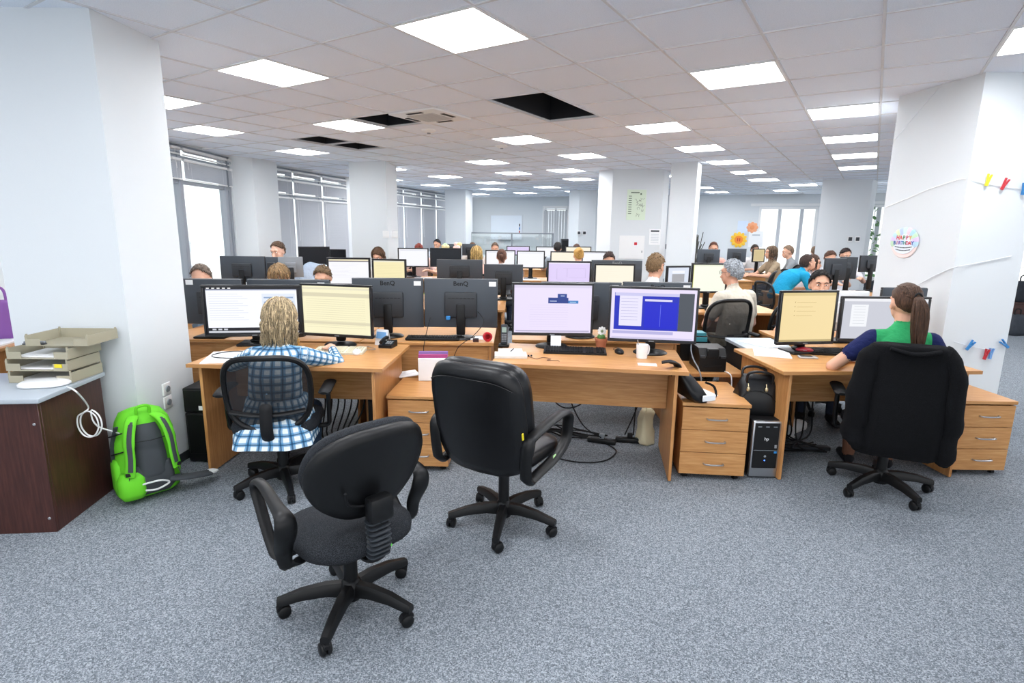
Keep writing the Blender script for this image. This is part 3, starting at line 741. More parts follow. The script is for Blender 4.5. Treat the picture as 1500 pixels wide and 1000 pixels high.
def chair_mesh(label, loc, rz, name='office_chair', arms=True, tint=None, backh=.50, zc=.74, cat='chair', group=None, rot=0.0):
    t = thing(name, label, cat, (loc[0], loc[1], 0), rz, group)
    starbase(t, rot=rot, R=.29, hub=.39)
    MB().box2((-.1, -.16, .37), (.1, .13, .40), .012).build('tilt_mechanism', BLKM, t)
    s = MB(); cushion(.49, .47, .075, .13, .40, .02, mb=s, front=.02); s.build('seat', FAB, t, 60)
    tl = T(0, -.245, zc) @ Rx(math.radians(8))
    o = egg(.47, backh, 0, 44, 1.0, .9, 3.4)
    def Y(x, z): return .75*x*x-.25*(z)**2
    MB().tube([(x, Y(x, z), z) for x, z in o], .017, 8, closed=True, m=tl).build('back_frame', BLK, t)
    n = len(o); k = MB(); rings = []
    for f in (.99, .75, .5, .25, .02): rings.append([(x*f, Y(x*f, z*f), z*f) for x, z in o])
    k.loft(rings, caps=False, m=tl); k.build('mesh_net', MESHF, t, 180)
    z = -.10; lum = [(x, Y(x, z)-.03, z-.02*math.cos(x*6)) for x in np.linspace(-.205, .205, 13)]
    MB().tube(lum, .02, 8, flat=.6, m=tl).build('lumbar_bar', BLK, t)
    MB().tube(smooth_path([(0, .0, .385), (0, -.2, .385), (0, -.29, .44), (0, -.285, .6), (0, -.27, zc-.1)], 5), .035, 10, flat=.5).build('back_bracket', BLKM, t)
    if arms:
        for sx in (-1, 1):
            x = sx*.285
            MB().tube(smooth_path([(x*.55, .0, .39), (x*.97, .0, .39), (x*1.03, .0, .44), (x*1.04, -.01, .56), (x*1.04, -.01, .625)], 5), .024, 8, flat=.6).build('arm_post', BLK, t)
            MB().tube(smooth_path([(x*1.03, -.14, .632), (x*1.05, -.02, .645), (x*1.03, .13, .64)], 5), [.022]+[.038]*9+[.024], 10, flat=.4).build('arm_pad', BLKM, t)
    return t
c1 = chair_task('black task chair with oval back and dotted seat, nearest the camera', (-.675, 2.14), math.radians(44))
c2 = chair_exec('black leather swivel chair with square back in front of the middle desk', (-.035, 2.86), math.radians(-31))

# ------------------------------------------------------------------ front desks
dL = desk('beech desk at which the woman in plaid sits', gz(272, 533, .75), gz(560, 540, .75), .74)
dC = desk('beech desk with purple and blue screens behind the leather chair', gz(718, 531, .75), gz(1010, 545, .75), .67, modesty=(.40, .72, .5))
dR = desk('beech desk at which the woman in green sits', gz(1148, 544, .75), gz(1440, 543, .75), .70, modesty=(.42, .72, .6))
dB = [desk('beech desk with its back panel behind the plaid woman, left end', (-1.17, 4.90), (-2.72, 4.90), .70, modesty=(.38, .72, .93), edge=.02),
      desk('beech desk carrying the branded monitor backs, seen from behind', (-.14, 4.90), (-1.16, 4.90), .71, modesty=(.38, .72, .93), edge=.02),
      desk('beech desk backing onto the middle desk under dark monitor backs', (1.33, 4.98), (.0, 4.98), .64, modesty=(.38, .72, .93), edge=.02),
      desk('beech desk backing onto the right desk, behind the ponytail woman', (3.2, 4.92), (2.2, 4.92), .71, modesty=(.38, .72, .93), edge=.02)]
pl0, pl1 = gz(570, 681, .035), gz(657, 684, .035)
pedestal('beech three drawer pedestal left of the leather chair', pl0, pl1, .45, .525)
pedestal('beech three drawer pedestal under the black bag beside the middle desk', gz(993, 693, .035), gz(1090, 698, .035), .55, .525)
pedestal('beech three drawer pedestal right of the black jacket', (3.0, 3.57), (3.36, 3.57), .48, .525)
low = desk('low beech side table carrying the black label printer', (1.345, 4.07), (1.765, 4.07), .50, name='side_table', modesty=None, z=.56, edge=.005, cat='table')
t = thing('cabinet', 'grey topped black cabinet between the middle and right desks', 'cabinet', (1.78, 4.12, 0), 0)
MB().box2((.01, .01, .01), (.37, .47, .715), .003).build('carcass', BLKM, t); MB().box2((0, 0, .715), (.38, .48, .74), .003).build('tabletop', GREYTOP, t)
MB().box2((.015, -.004, .03), (.365, .012, .70), .002).build('door', BLKM, t)
MB().box2((.335, -.018, .36), (.348, -.002, .46), .003).build('handle', STEEL, t)

# dark cabinet by the left pillar
cf = V((-2.40, 2.71, 0)); ry = math.radians(6)
t = thing('cabinet', 'dark brown cabinet with grey top against the left pillar', 'cabinet', cf, ry)
for (nm, a, b) in (('front_panel', (-1.5, 0, .0), (0, .018, .715)), ('side_panel', (-.018, .0185, .0), (0, .52, .715)), ('back_panel', (-1.5, .502, .02), (-.02, .52, .715)), ('side_panel', (-1.5, .0185, 0), (-1.482, .50, .715))): MB().box2(a, b, .002).build(nm, WENGE, t)
MB().box2((-1.52, -.02, .715), (.022, .535, .74), .004, 2).build('cabinet_top', GREYTOP, t)
for (x, y, z) in ((-.009, -.0, .60), (-.009, -.0, .08)): MB().lathe([(0, .004), (.006, .003), (.008, 0)], 10, T(x-.02, 0, z) @ Rx(PI/2)).build('screw_cap', STEEL, t)
# ------------------------------------------------------------------ monitors on the front two rows
LOGO = ('BenQ', .05, .40, BLKM)
WHT, YLW, LAV, BEI = 'f4f5fb', 'f4eec9', 'e6dcf5', 'efd9a4'
scr1 = [(0, 0, 1, 1, '101218'), (.02, .13, .97, .98, 'f3f5fb'), (.02, .93, .97, .955, '9aa0b5'), (.60, .55, .95, .86, 'dfe6f2'), (.62, .76, .93, .79, '8ea6c8'), (.62, .66, .93, .69, '8ea6c8'), (.02, .02, .97, .06, 'cfd2da'), (.0, .955, 1, 1, '14161c')]
scr1 += [(.03+k*.055, .965, .06+k*.055, .99, 'e8e8e8') for k in range(5)]+[(.06+k*.06, .08, .10+k*.06, .11, 'c8ccd4') for k in range(3)]+[(.05, .85-k*.05, .05+.3+.05*(k % 3), .855-k*.05, 'b8bed0') for k in range(12)]
m1 = monpx('wide monitor with white page and black icon bars, left of the plaid woman', 303, 440, 417, 492, 4.03, scr1, rz=math.radians(8), base='flat', e=.80)
scr2 = [(0, 0, 1, 1, YLW)]+[(.0, .78, 1, .86, 'd9d2b4'), (0, .93, 1, .97, 'e6e0c4'), (0, .2, 1, .26, 'ddd6b8')]+[(.05, .72-k*.045, .93, .725-k*.045, 'd3cba6') for k in range(14)]
m2 = monpx('monitor with pale yellow spreadsheet right of the plaid woman', 438, 549, 416, 493, 4.02, scr2, rz=math.radians(-12), e=.80)
scr3 = [(0, 0, 1, 1, LAV), (.0, .94, 1, 1, 'd8d0e8'), (.44, .62, .7, .74, '29408a'), (.56, .74, .68, .82, '2b458f'), (.7, .62, .83, .68, '3d7fc0'), (.02, .02, .98, .05, 'b9b2cf')]+[(.2, .58-k*.05, .2+.5, .583-k*.05, 'cbbfe2') for k in range(10)]+[(.46, .66, .55, .675, 'c4cff0'), (.6, .77, .65, .785, 'c4cff0'), (.72, .645, .8, .655, 'd0e4f4')]
m3 = monpx('monitor with lavender web page and navy buttons on the middle desk', 750, 869, 414, 491, 4.06, scr3, e=.80, sticker=None)
scr4 = [(0, 0, 1, 1, LAV), (.04, .18, .80, .92, '1b2ab8'), (.045, .86, .80, .92, 'c8c6ea'), (.10, .26, .37, .86, 'e4e0f6'), (.40, .76, .72, .80, 'd8d4f2'), (.40, .22, .78, .74, '1420c8'), (.80, .18, .975, .93, '4a5058'), (.03, .10, .75, .16, 'b4b0dc'), (.02, .0, .98, .04, 'cfc8e6')]+[(.12, .8-k*.06, .12+.2, .805-k*.06, '8d88c0') for k in range(8)]+[(.585, .26, .59, .7, '6a78e8')]
m4 = monpx('monitor with dark blue terminal windows on the middle desk', 893, 1019, 420, 501, 3.88, scr4, rz=math.radians(-9), e=.80)
scrR1 = [(0, 0, 1, 1, BEI), (0, .94, 1, 1, 'd9c48e'), (.0, .0, 1, .04, 'b9a676')]+[(.28, .8-k*.09, .28+(.3 if k % 2 else .36), .806-k*.09, 'b79d62') for k in range(4)]+[(.24, .8-k*.09, .25, .82-k*.09, '8d6f3a') for k in range(4)]
mR1 = monpx('squarish monitor with beige page left of the ponytail woman', 1136, 1227, 425, 504, 3.98, scrR1, rz=math.radians(9), e=.80, base='flat')
scrR2 = [(0, 0, 1, 1, 'c6c8d2'), (0, .93, 1, 1, 'e8e9ee'), (.1, .3, .3, .85, 'eceef2')]+[(.13, .8-k*.07, .27, .805-k*.07, 'a8acb8') for k in range(7)]
mR2 = monpx('monitor with grey window hidden behind the ponytail woman', 1229, 1358, 434, 500, 4.02, scrR2, e=.80, base='flat')
BK = dict(back=True, scr=[(0, 0, 1, 1, 'dfe3ec')])
def mback(label, x0, x1, y0, y1, Y, rz=0, **k):
    return monpx(label, x0, x1, y0, y1, Y, [(0, 0, 1, 1, 'dfe3ec')], rz=rz, back=True, **k)
mback('dark monitor back at the pillar, leftmost on the rear desk', 268, 357, 408, 474, 4.34, sticker=(.34, .42), base='flat')
mback('dark monitor back almost hidden behind the plaid woman\'s screens', 365, 485, 409, 478, 4.42, sticker=(-.40, .40))
mback('dark branded monitor back beside the yellow spreadsheet screen', 518, 620, 407, 479, 4.44, logo=LOGO, sticker=(-.42, .40), rz=math.radians(4))
mback('dark branded monitor back with blue plug in its housing', 622, 729, 408, 479, 4.40, logo=LOGO, sticker=(-.43, .40), port=True)
mback('dark monitor back showing between lavender and terminal screens', 792, 909, 413, 482, 4.52, sticker=(-.42, .40))
mback('dark branded monitor back above the blue terminal screen', 911, 1011, 413, 482, 4.56, logo=LOGO, sticker=(-.42, .40))
monpx('pale monitor back behind the two right desk screens', 1222, 1290, 424, 480, 4.48, [(0, 0, 1, 1, 'dfe3ec')], back=True, back_='', ) if False else monitor('pale grey monitor back behind the two right desk screens', .36, .32, .245, [(0, 0, 1, 1, 'dfe3ec')], (2.66, 4.46, .75), PI, bez=WHITEP, back=WHITEP, base='flat')
mback('small dark monitor back behind the ponytail woman\'s head', 1288, 1353, 421, 480, 4.38, base='flat')

# ------------------------------------------------------------------ things on the left desk
keyboard('cream keyboard on the left desk before the yellow screen', gz(498, 516, .75), .03, CREAM, .34, .15)
mouse('white mouse on the left desk beside the cream keyboard', gz(523, 518, .75), .2, WHITEP, [(0, .05, .01), (.06, .10, .004), (.12, .13, .003), (.05, .24, .003)])
t = thing('desk_phone', 'small black desk telephone at the left desk corner', 'phone', gz(568, 508, .75), -.2)
MB().prism([(-.05, 0), (.06, 0), (.06, .045), (-.05, .02)], -.05, .05, MX(((0, 0, 1, 0), (1, 0, 0, 0), (0, 1, 0, 0), (0, 0, 0, 1)))).build('base', BLK, t)
MB().tube([(-.03, -.05, .04), (-.03, .0, .058), (-.03, .06, .06)], [.014, .012, .016], 8).build('handset', BLK, t)
for a in range(3):
    for b in range(3): MB().box((.0+a*.017, -.025+b*.018, .031+b*.004), (.011, .011, .006), Rx(.2)).build('button', GREYP, t)
t = thing('desk_calendar', 'small tent calendar with blue picture beside the yellow screen', 'calendar', gz(557, 506, .75), -.35)
MB().box((0, .02, .058), (.10, .0015, .118), Rx(-.28)).build('front_leaf', PAPER, t); MB().box((0, .055, .058), (.10, .0015, .118), Rx(.28)).build('back_leaf', PAPER, t)
MB().box((0, .0165, .075), (.08, .0015, .05), Rx(-.28)).build('picture', mat('calendar_blue', '6fa3d6', .7), t)
MB().box((0, .0235, .045), (.07, .0015, .012), Rx(-.28)).build('yellow_band', YEL, t)
t = thing('pen_holder', 'small holder of coloured pens behind the plaid woman\'s head', 'pen holder', gz(432, 511, .75), 0)
MB().lathe([(.0, .002), (.032, .002), (.035, .08), (.032, .08), (.029, .008), (0, .008)], 16).build('cup', mat('amber_plastic', 'b98a3c', .4), t)
for k, mm in enumerate((RED, LEAF, YEL, BLUE, STEEL)):
    a = k*1.256; MB().tube([(.012*math.cos(a), .012*math.sin(a), .01), (.026*math.cos(a), .026*math.sin(a), .13+.01*k)], .0038, 6).build('pen', mm, t)
sheet('stack of loose papers at the left end of the left desk', (-1.86, 3.62, .75), .25, .30, .34, 6, 'paper_stack', lines=9)
sheet('white paper beside the plaid woman\'s hand on the left desk', (-1.30, 3.68, .75), -.3, .21, .25, 2)
t = thing('cable', 'thin black cable looping over papers on the left desk', 'cable', (-1.86, 3.62, .758), 0)
MB().tube(smooth_path([(.12, .1, .003), (-.05, .13, .004), (-.13, .03, .004), (-.08, -.06, .004), (.1, -.08, .003)]), .003, 6).build('cord', BLK, t)
t = thing('keyboard', 'long black keyboard lying behind the branded monitor backs', 'keyboard', (-.62, 4.30, .75), .01)
MB().box2((-.21, -.05, 0), (.21, .07, .022), .008, 2).build('case', BLK, t); _k = MB()
for r in range(4):
    for c in range(20): _k.box2((-.2+c*.02, -.03+r*.022, .021), (-.184+c*.02, -.012+r*.022, .028))
stuff(_k.build('keys', BLKM, t))
t = thing('tape_roll', 'red tape roll on the rear desk beside a small box', 'tape', (-.19, 4.26, .75), 0)
MB().lathe([(.022, -.012), (.036, -.012), (.036, .012), (.022, .012), (.022, -.012)], 20, T(0, 0, .037) @ Rx(PI/2) @ Ry(.3)).build('roll', RED, t)
MB().box2((-.012, -.014, 0), (.012, .014, .004), .001).build('foot', RED, t)
t = thing('box', 'small dark box beside the red tape roll', 'box', (-.28, 4.24, .75), .1)
MB().box2((-.022, -.02, 0), (.022, .02, .022), .002).build('body', mat('dark_maroon', '3a1d1f', .5), t); MB().box2((-.0225, -.021, .018), (.0225, .021, .026), .002).build('lid', mat('dark_maroon2', '2a1517', .5), t)
t = thing('paper_pad', 'white pad on the rear desk beneath the blue plugged monitor', 'paper', (-.32, 4.36, .75), 0); MB().box2((-.10, -.06, 0), (.10, .06, .012), .001).build('block', PAPER, t); MB().box2((-.1, .045, .012), (.1, .06, .014)).build('binding', GREYP, t)
t = thing('cable', 'thin black cable hanging over the rear desk edge from plugged monitor', 'cable', (0, 0, 0), 0)
MB().tube(smooth_path([(-.27, 4.34, .97), (-.22, 4.27, .90), (-.30, 4.20, .80), (-.37, 4.165, .755), (-.42, 4.15, .70), (-.46, 4.14, .55), (-.44, 4.14, .30)]), .003, 6).build('cord', BLKM, t)
t = thing('cable', 'black cable hanging straight down left of the plugged monitor base', 'cable', (0, 0, 0), 0)
MB().tube(smooth_path([(-.64, 4.33, .92), (-.66, 4.25, .82), (-.665, 4.165, .755), (-.67, 4.15, .66), (-.665, 4.14, .3)]), .003, 6).build('cord', BLKM, t)
# on and by the left pedestal
pt = .527
sheet('folded white envelope lying on the left pedestal', gz(597, 549, pt), .5, .16, .12, 3, 'envelope', cat='envelope', lines=4, tilt=(0.10, -.03)).location.z += .008
t = thing('book_stack', 'upright folders with bright pink and yellow spines on the left pedestal', 'book', (-.565, 3.90, .527), .06)
for k, (mm, h) in enumerate(((PAPER, .165), (mat('magenta_cover', 'a8427a', .5), .19), (YEL, .18), (mat('lilac_cover', '8a6bb0', .5), .205))): MB().box2((-.105, k*.018, 0), (.105, k*.018+.016, h), .002).build('folder', mm, t)
# ------------------------------------------------------------------ middle desk
def dcp(px, py): return gz(px, py, .75)
t = thing('cordless_phone', 'black cordless handset standing in its charging cradle', 'phone', dcp(738, 508), -.05)
MB().box2((-.04, -.03, 0), (.04, .06, .022), .008, 2).build('cradle', BLK, t)
m = T(0, .025, .0) @ Rx(-.12); b = MB(); b.box2((-.025, -.014, .012), (.025, .014, .165), .01, 2, m=m); b.build('handset', BLKD, t)
MB().box2((-.017, -.0155, .105), (.017, -.013, .142), .001, m=m).build('display', mat('phone_lcd', '8fa49a', .3), t)
k = MB()
for r in range(5):
    for c in range(3): MB().box2((-.018+c*.013, -.016, .035+r*.012), (-.008+c*.013, -.013, .043+r*.012), .001, m=m).build('button', GREYP, t)
t = thing('notebook_stack', 'white notepads stacked on a paper sheet beside the cordless phone', 'notebook', dcp(748, 522), .03)
MB().box2((-.11, -.07, 0), (.11, .07, .02), .002).build('book', mat('pale_cover', 'd9d6d0', .7), t); MB().box2((-.085, -.045, .02), (.08, .075, .036), .002).build('notepad', PAPER, t); MB().box2((-.085, -.045, .036), (.08, .075, .04), .001).build('cover', PAPERG if False else PAPER, t)
MB().tube([(.0, -.03, .044), (.02, .05, .044)], .004, 6).build('pen', BLK, t)
keyboard('black keyboard in front of the lavender screen', dcp(842, 516), -.10, BLK, .44, .15)
mouse('black mouse between keyboard and white mug', dcp(907, 517), .1, BLK, [(0, .05, .01), (-.01, .12, .004), (.05, .2, .003)])
t = thing('note_tent', 'white folded card leaning under the lavender screen', 'card', dcp(814, 512), -.05)
MB().box((0, .0, .05), (.075, .002, .102), Rx(-.2)).build('front_leaf', PAPER, t); MB().box((0, .03, .05), (.075, .002, .102), Rx(.2)).build('back_leaf', PAPER, t)
t = thing('cactus_pot', 'small cactus with white daisy in terracotta pot', 'plant', dcp(880, 511), 0)
MB().lathe([(0, .001), (.032, .001), (.043, .066), (.048, .066), (.048, .084), (.042, .084), (.040, .07), (0, .07)], 22).build('pot', TERRA, t)
MB().lathe([(0, .074), (.040, .072), (.04, .068)][::-1], 18).build('soil', mat('dark_soil', '3a2c22', .9), t)
c = MB()
for k in range(9):
    a = k*.7; c.ell((.014*math.cos(a), .014*math.sin(a), .085+.004*(k % 3)), (.016, .016, .02), None, 10, 7)
c.build('cactus', LEAF, t)
MB().tube([(0, 0, .09), (.002, -.003, .13)], .003, 6).build('stem', LEAF, t)
petal = MB().ell((0, .021, 0), (.010, .014, .003), None, 8, 5).mesh('petal', WHITEP)
for k in range(9): inst('petal', petal, t, (.002, -.009, .136), (PI/2-.2, 0, 0)).rotation_euler = (MX.Rotation(PI/2-.1, 3, 'X') @ MX.Rotation(k*2*PI/9, 3, 'Z')).to_euler()
MB().ell((.002, -.012, .136), (.011, .006, .011), None, 10, 7).build('flower_centre', mat('grey_green', '8a9a7a', .6), t)
t = thing('mug', 'white mug beside the blue terminal screen', 'mug', dcp(940, 524), .6)
MB().lathe([(0, .001), (.036, .001), (.041, .095), (.038, .095), (.034, .008), (0, .008)], 24).build('cup', WHITEP, t)
MB().tube(smooth_path([(.038, 0, .08), (.062, 0, .078), (.068, 0, .05), (.06, 0, .025), (.037, 0, .02)]), .006, 8).build('handle', WHITEP, t)
MB().tube([(-.01, .01, .01), (-.028, .02, .125)], .004, 6).build('spoon', STEEL, t)
sheet('white slip of paper at the right front of the middle desk', gz(948, 534, .75), -.15, .12, .07, 2, 'note_slip', lines=0)
t = thing('earphones', 'thin reddish earphone wire on the middle desk beside the notepads', 'cable', dcp(796, 525), 0)
MB().tube(smooth_path([(-.1, .05, .003), (-.05, -.02, .003), (0, .02, .003), (.05, -.02, .003), (.02, -.06, .003), (.09, -.06, .003), (.10, -.09, .003)]), .0018, 5).build('cord', mat('brown_wire', '5a3a30', .5), t)
for p in ((-.1, .055, .006), (-.08, .06, .006)): MB().ell(p, (.007, .009, .006)).build('earbud', BLK, t)
# bag hanging from the corner of the middle desk
t = thing('shoulder_bag', 'black shoulder bag slumped over the middle desk corner', 'bag', (1.20, 3.52, .527), .35)
b = MB(); R = []
for (y, z, w, d) in ((-.02, .004, .05, .10), (.0, .03, .075, .135), (.02, .09, .075, .13), (.035, .16, .06, .10), (.04, .21, .04, .06)):
    R.append([(p[0]*1.0-z*.55, p[1]+y, z) for p in rr(w*1.6, d*1.5, .03, 4)])
b.loft(R); b.build('body', LEATH, t, 60)
MB().tube(smooth_path([(-.115, .03, .20), (-.15, .02, .245), (-.22, .0, .27), (-.26, .02, .262)]), [.03]*6+[.026]*6+[.02]*6+[.018], 8, flat=.5).build('strap', BLKM, t)
MB().tube(smooth_path([(.03, -.06, .012), (.10, -.075, .03), (.105, -.05, .09), (.05, -.03, .12)]), .010, 8, flat=.5).build('handle', BLKM, t)
MB().box2((-.03, -.118, .02), (.07, -.108, .06), .004).build('white_trim', PAPER, t)
sheet('loose white papers under the black bag on the pedestal', (1.25, 3.70, .527), .3, .2, .26, 4, 'paper_stack', lines=5)
# printer, router
t = thing('label_printer', 'boxy black label printer on the low side table', 'printer', (1.53, 4.27, .56), -.05)
b = MB(); b.prism([(-.14, 0), (.14, 0), (.14, .13), (.10, .175), (-.09, .175), (-.14, .12)], -.10, .10, MX(((0, 0, 1, 0), (1, 0, 0, 0), (0, 1, 0, 0), (0, 0, 0, 1)))); b.build('body', BLK, t)
MB().box2((-.045, -.142, .10), (.045, -.10, .178), .006).build('lid', LEATH, t)
for sx in (-1, 1): MB().box2((sx*.075-.018, -.144, .105), (sx*.075+.018, -.128, .125), .003).build('latch', BLKD, t)
MB().box2((-.07, -.1425, .03), (.07, -.138, .05)).build('label_slot', BLKM, t)
t = thing('storage_box', 'teal striped box on top of the low table beside the terminal screen', 'box', (1.49, 4.56, .56), 0)
TEAL = mat('teal_plastic', '2d7c86', .5)
MB().box2((-.11, -.07, 0), (.11, .07, .21), .004).build('body', BLK, t); MB().box2((-.105, -.075, .16), (.105, -.06, .20), .004).build('front_band', TEAL, t); MB().box2((-.1, -.06, .205), (.1, .06, .235), .004).build('lid', TEAL, t)
t = thing('carry_case', 'black rounded case behind the terminal screen edge', 'case', (1.24, 4.62, .75), 0)
MB().ell((0, 0, .085), (.10, .11, .085), None, 18, 12).build('shell', BLKM, t); MB().tube([(.1*math.cos(a), .11*math.sin(a), .07) for a in np.linspace(0, 2*PI, 25)[:-1]], .006, 6, closed=True).build('rim', BLK, t)
t = thing('cable', 'grey cable dropping from the teal box past the printer', 'cable', (0, 0, 0), 0)
MB().tube(smooth_path([(1.46, 4.46, .72), (1.40, 4.28, .70), (1.37, 4.12, .66), (1.385, 4.02, .60), (1.40, 3.99, .5), (1.42, 4.02, .12)]), .005, 6).build('cord', GREYP, t)
t = thing('cable', 'white cable hanging over the low side table edge', 'cable', (0, 0, 0), 0)
MB().tube(smooth_path([(1.60, 4.2, .563), (1.63, 4.08, .565), (1.645, 4.055, .53), (1.65, 4.05, .4), (1.64, 4.06, .1)]), .0045, 6).build('cord', WHITEP, t)
# PC towers
def tower(label, loc, rz, w=.185, d=.43, h=.40, front=BLK, body=BLKM, trim=STEEL, marks=True, group=None):
    t = thing('computer_tower', label, 'computer', loc, rz, group)
    MB().box2((-w/2, .03, .012), (w/2, d, h), .004).build('case', body, t)
    MB().box2((-w/2, .0, .012), (w/2, .03, h), .012, 2).build('front_bezel', trim, t)
    MB().box2((-w/2+.012, -.004, h*.19), (w/2-.012, .01, h-.012), .004).build('front_panel', front, t)
    if marks:
        MB().box2((-w/2+.014, -.0055, h*.50), (w/2-.014, -.0035, h*.505)).build('drive_seam', GREYP, t)
        text(MB(), 'hp', .03, T(0, -.0045, h*.70) @ Rx(PI/2), bold=.01).build('logo', WHITEP, t)
        MB().lathe([(0, .004), (.007, .003), (.008, 0)], 14, T(0, -.004, h*.40) @ Rx(PI/2)).build('power_button', STEEL, t)
        MB().lathe([(0, .003), (.004, .002), (.005, 0)], 10, T(0, -.004, h*.33) @ Rx(PI/2)).build('power_light', mat('blue_led', '4a7dff', .3, emit=2), t)
        MB().box2((w*.30, -.0055, h*.455), (w*.40, -.0035, h*.49)).build('blue_badge', BLUE, t)
        MB().box2((w*.30, -.006, h*.545), (w*.38, -.0035, h*.60), .001).build('port_block', STEEL, t)
        p = MB()
        for x in (-.05, -.0, .05): MB().box2((x-.012, -.0055, h*.90), (x+.012, -.0035, h*.915)).build('drive_label', GREYP, t)
    for (x, y) in ((-.07, .05), (.07, .05), (-.07, d-.05), (.07, d-.05)): MB().cyl((x, y, 0), .012, .013, 8).build('foot', BLK, t)
    return t
tower('black and silver computer tower under the leather handbag', (1.672, 3.47, 0), -.02)
for (x, y, l) in ((-2.13, 3.62, 'black computer tower at the pillar behind the backpack'),): tower(l, (x, y, 0), 0, .17, .42, .36, marks=False, trim=BLK)
t = thing('computer_tower', 'second black computer case lying on top of the pillar tower', 'computer', (-2.13, 3.62, .361), 0)
MB().box2((-.085, .0, 0), (.085, .40, .17), .006).build('case', BLKM, t); MB().box2((-.08, -.006, .01), (.08, .01, .16), .004).build('front_panel', BLK, t); MB().box2((.02, -.008, .02), (.06, -.004, .05)).build('label', PAPER, t)
# leather handbag on the tower
t = thing('handbag', 'black leather handbag with hanging charms on top of the tower', 'handbag', (1.66, 3.66, .401), -.12)
b = MB(); R = []
for (z, w, d, r) in ((.0, .25, .15, .04), (.03, .275, .17, .05), (.12, .27, .16, .05), (.2, .245, .12, .04), (.25, .22, .07, .03), (.265, .21, .03, .012)): R.append([(p[0]+.012*math.sin(p[1]*60+z*30), p[1], z) for p in rr(w, d, r, 5)])
b.loft(R); b.build('body', LEATH, t, 70)
for y in (-.045, .05): MB().tube(smooth_path([(-.08, y, .22), (-.075, y-.02*(1 if y < 0 else -1), .285), (0, y-.03*(1 if y < 0 else -1), .30), (.075, y-.02*(1 if y < 0 else -1), .275), (.08, y, .21)]), .009, 8).build('handle', LEATH, t)
for x in (-.075, .04):
    MB().ell((x, -.078, .18), (.011, .006, .017), None, 10, 8).build('charm', mat('pale_gold', 'd9c9a0', .3, .8), t)
    MB().tube([(x, -.066, .215), (x, -.075, .20)], .003, 6).build('charm_chain', mat('pale_gold', 'd9c9a0', .3, .8), t)
MB().tube(smooth_path([(-.12, -.07, .05), (-.11, -.082, .12), (-.05, -.082, .17), (.06, -.08, .15), (.12, -.07, .08)]), .004, 6).build('seam', BLK, t)
# ------------------------------------------------------------------ right desk
sheet('loose white papers at the left end of the right desk', gz(1130, 517, .75), -.35, .24, .30, 5, 'paper_stack', lines=7)
sheet('printed pages lying on the grey topped cabinet', (1.99, 4.36, .74), .5, .24, .3, 4, 'paper_stack', lines=9)
sheet('white sheet beneath the green woman\'s elbow on the right desk', gz(1262, 527, .75), .6, .21, .2, 2, lines=6)
t = thing('pouch', 'dark red rounded pouch by the right desk keyboard', 'pouch', gz(1178, 517, .75), -.4)
MB().ell((0, 0, .022), (.06, .034, .022), None, 18, 10).build('body', mat('dark_red_vinyl', '8a1526', .35), t); MB().tube(smooth_path([(-.055, 0, .024), (0, -.034, .026), (.055, 0, .024)]), .002, 5).build('zip', STEEL, t)
t = thing('mobile_phone', 'pale flip phone lying before the red pouch', 'phone', gz(1183, 524, .75), -.2)
MB().box2((-.06, -.035, 0), (.06, .035, .012), .005, 2).build('body', mat('silver_plastic', 'c4c6c9', .3, .3), t); MB().box2((-.05, -.027, .0118), (.03, .027, .0126)).build('display', BLKD, t)
keyboard('black keyboard before the beige screen, right desk', gz(1225, 518, .75), -.06, BLK, .40, .14)
# ------------------------------------------------------------------ people: one continuous body each, hair and face pieces as parts
def skin(c): return mat('skin_'+c, c, .55, spec=.35)
def hairm(c):
    k = 'hair_'+c
    if k in MATS: return MATS[k]
    m = mat(k, c, .6, spec=.25); t = NT(m); f = t.noise(t.coord((60, 60, 6)), 3, 3, .6)
    r = [int(c[i:i+2], 16) for i in (0, 2, 4)]
    hx = lambda q: ''.join('%02x' % max(0, min(255, int(v*q))) for v in r)
    t.l(t.ramp(f, [(.3, hx(.62)), (.55, c), (.75, hx(1.3))]), t.b.inputs['Base Color']); return m
def cloth(c):
    k = 'cloth_'+c
    if k in MATS: return MATS[k]
    m = mat(k, c, .85, spec=.2); t = NT(m); co = t.coord(); f = t.noise(co, 14, 3, .55); t.bump(f, .5, .03); return m
PLAID = mat('plaid_shirt', 'cfe0ea', .85, spec=.2); _t = NT(PLAID)
_uv = _t.n('ShaderNodeUVMap'); _sp = _t.n('ShaderNodeSeparateXYZ'); _t.l(_uv.outputs[0], _sp.inputs[0])
def _math(op, a, b=None):
    x = _t.n('ShaderNodeMath'); x.operation = op
    for i, v in enumerate((a, b)):
        if v is None: continue
        if isinstance(v, (int, float)): x.inputs[i].default_value = v
        else: _t.l(v, x.inputs[i])
    return x.outputs[0]
def _band(o, per, lo, hi):
    f = _math('FRACT', _math('MULTIPLY', o, 1/per)); return _math('MULTIPLY', _math('GREATER_THAN', f, lo), _math('LESS_THAN', f, hi))
_prev = None
for (axis, per, lo, hi, colr, op) in ((0, .046, .0, .48, '3f86b4', .78), (1, .046, .0, .48, '3f86b4', .72), (0, .046, .12, .28, '123a5c', .75), (1, .046, .12, .28, '123a5c', .75)):
    mxn = _t.n('ShaderNodeMixRGB'); mxn.inputs[2].default_value = lin(colr)
    if _prev is None: mxn.inputs[1].default_value = lin('dfeaee')
    else: _t.l(_prev, mxn.inputs[1])
    _t.l(_math('MULTIPLY', _band(_sp.outputs[axis], per, lo, hi), op), mxn.inputs[0]); _prev = mxn.outputs[0]
_t.l(_prev, _t.b.inputs['Base Color']); _t.bump(_t.noise(_t.coord(), 12, 3, .55), .5, .03)
EYEW = mat('eye_white', 'e9e6e2', .3); IRIS = mat('iris_dark', '2c1d14', .25); LIP = mat('lip', 'a8645a', .5)
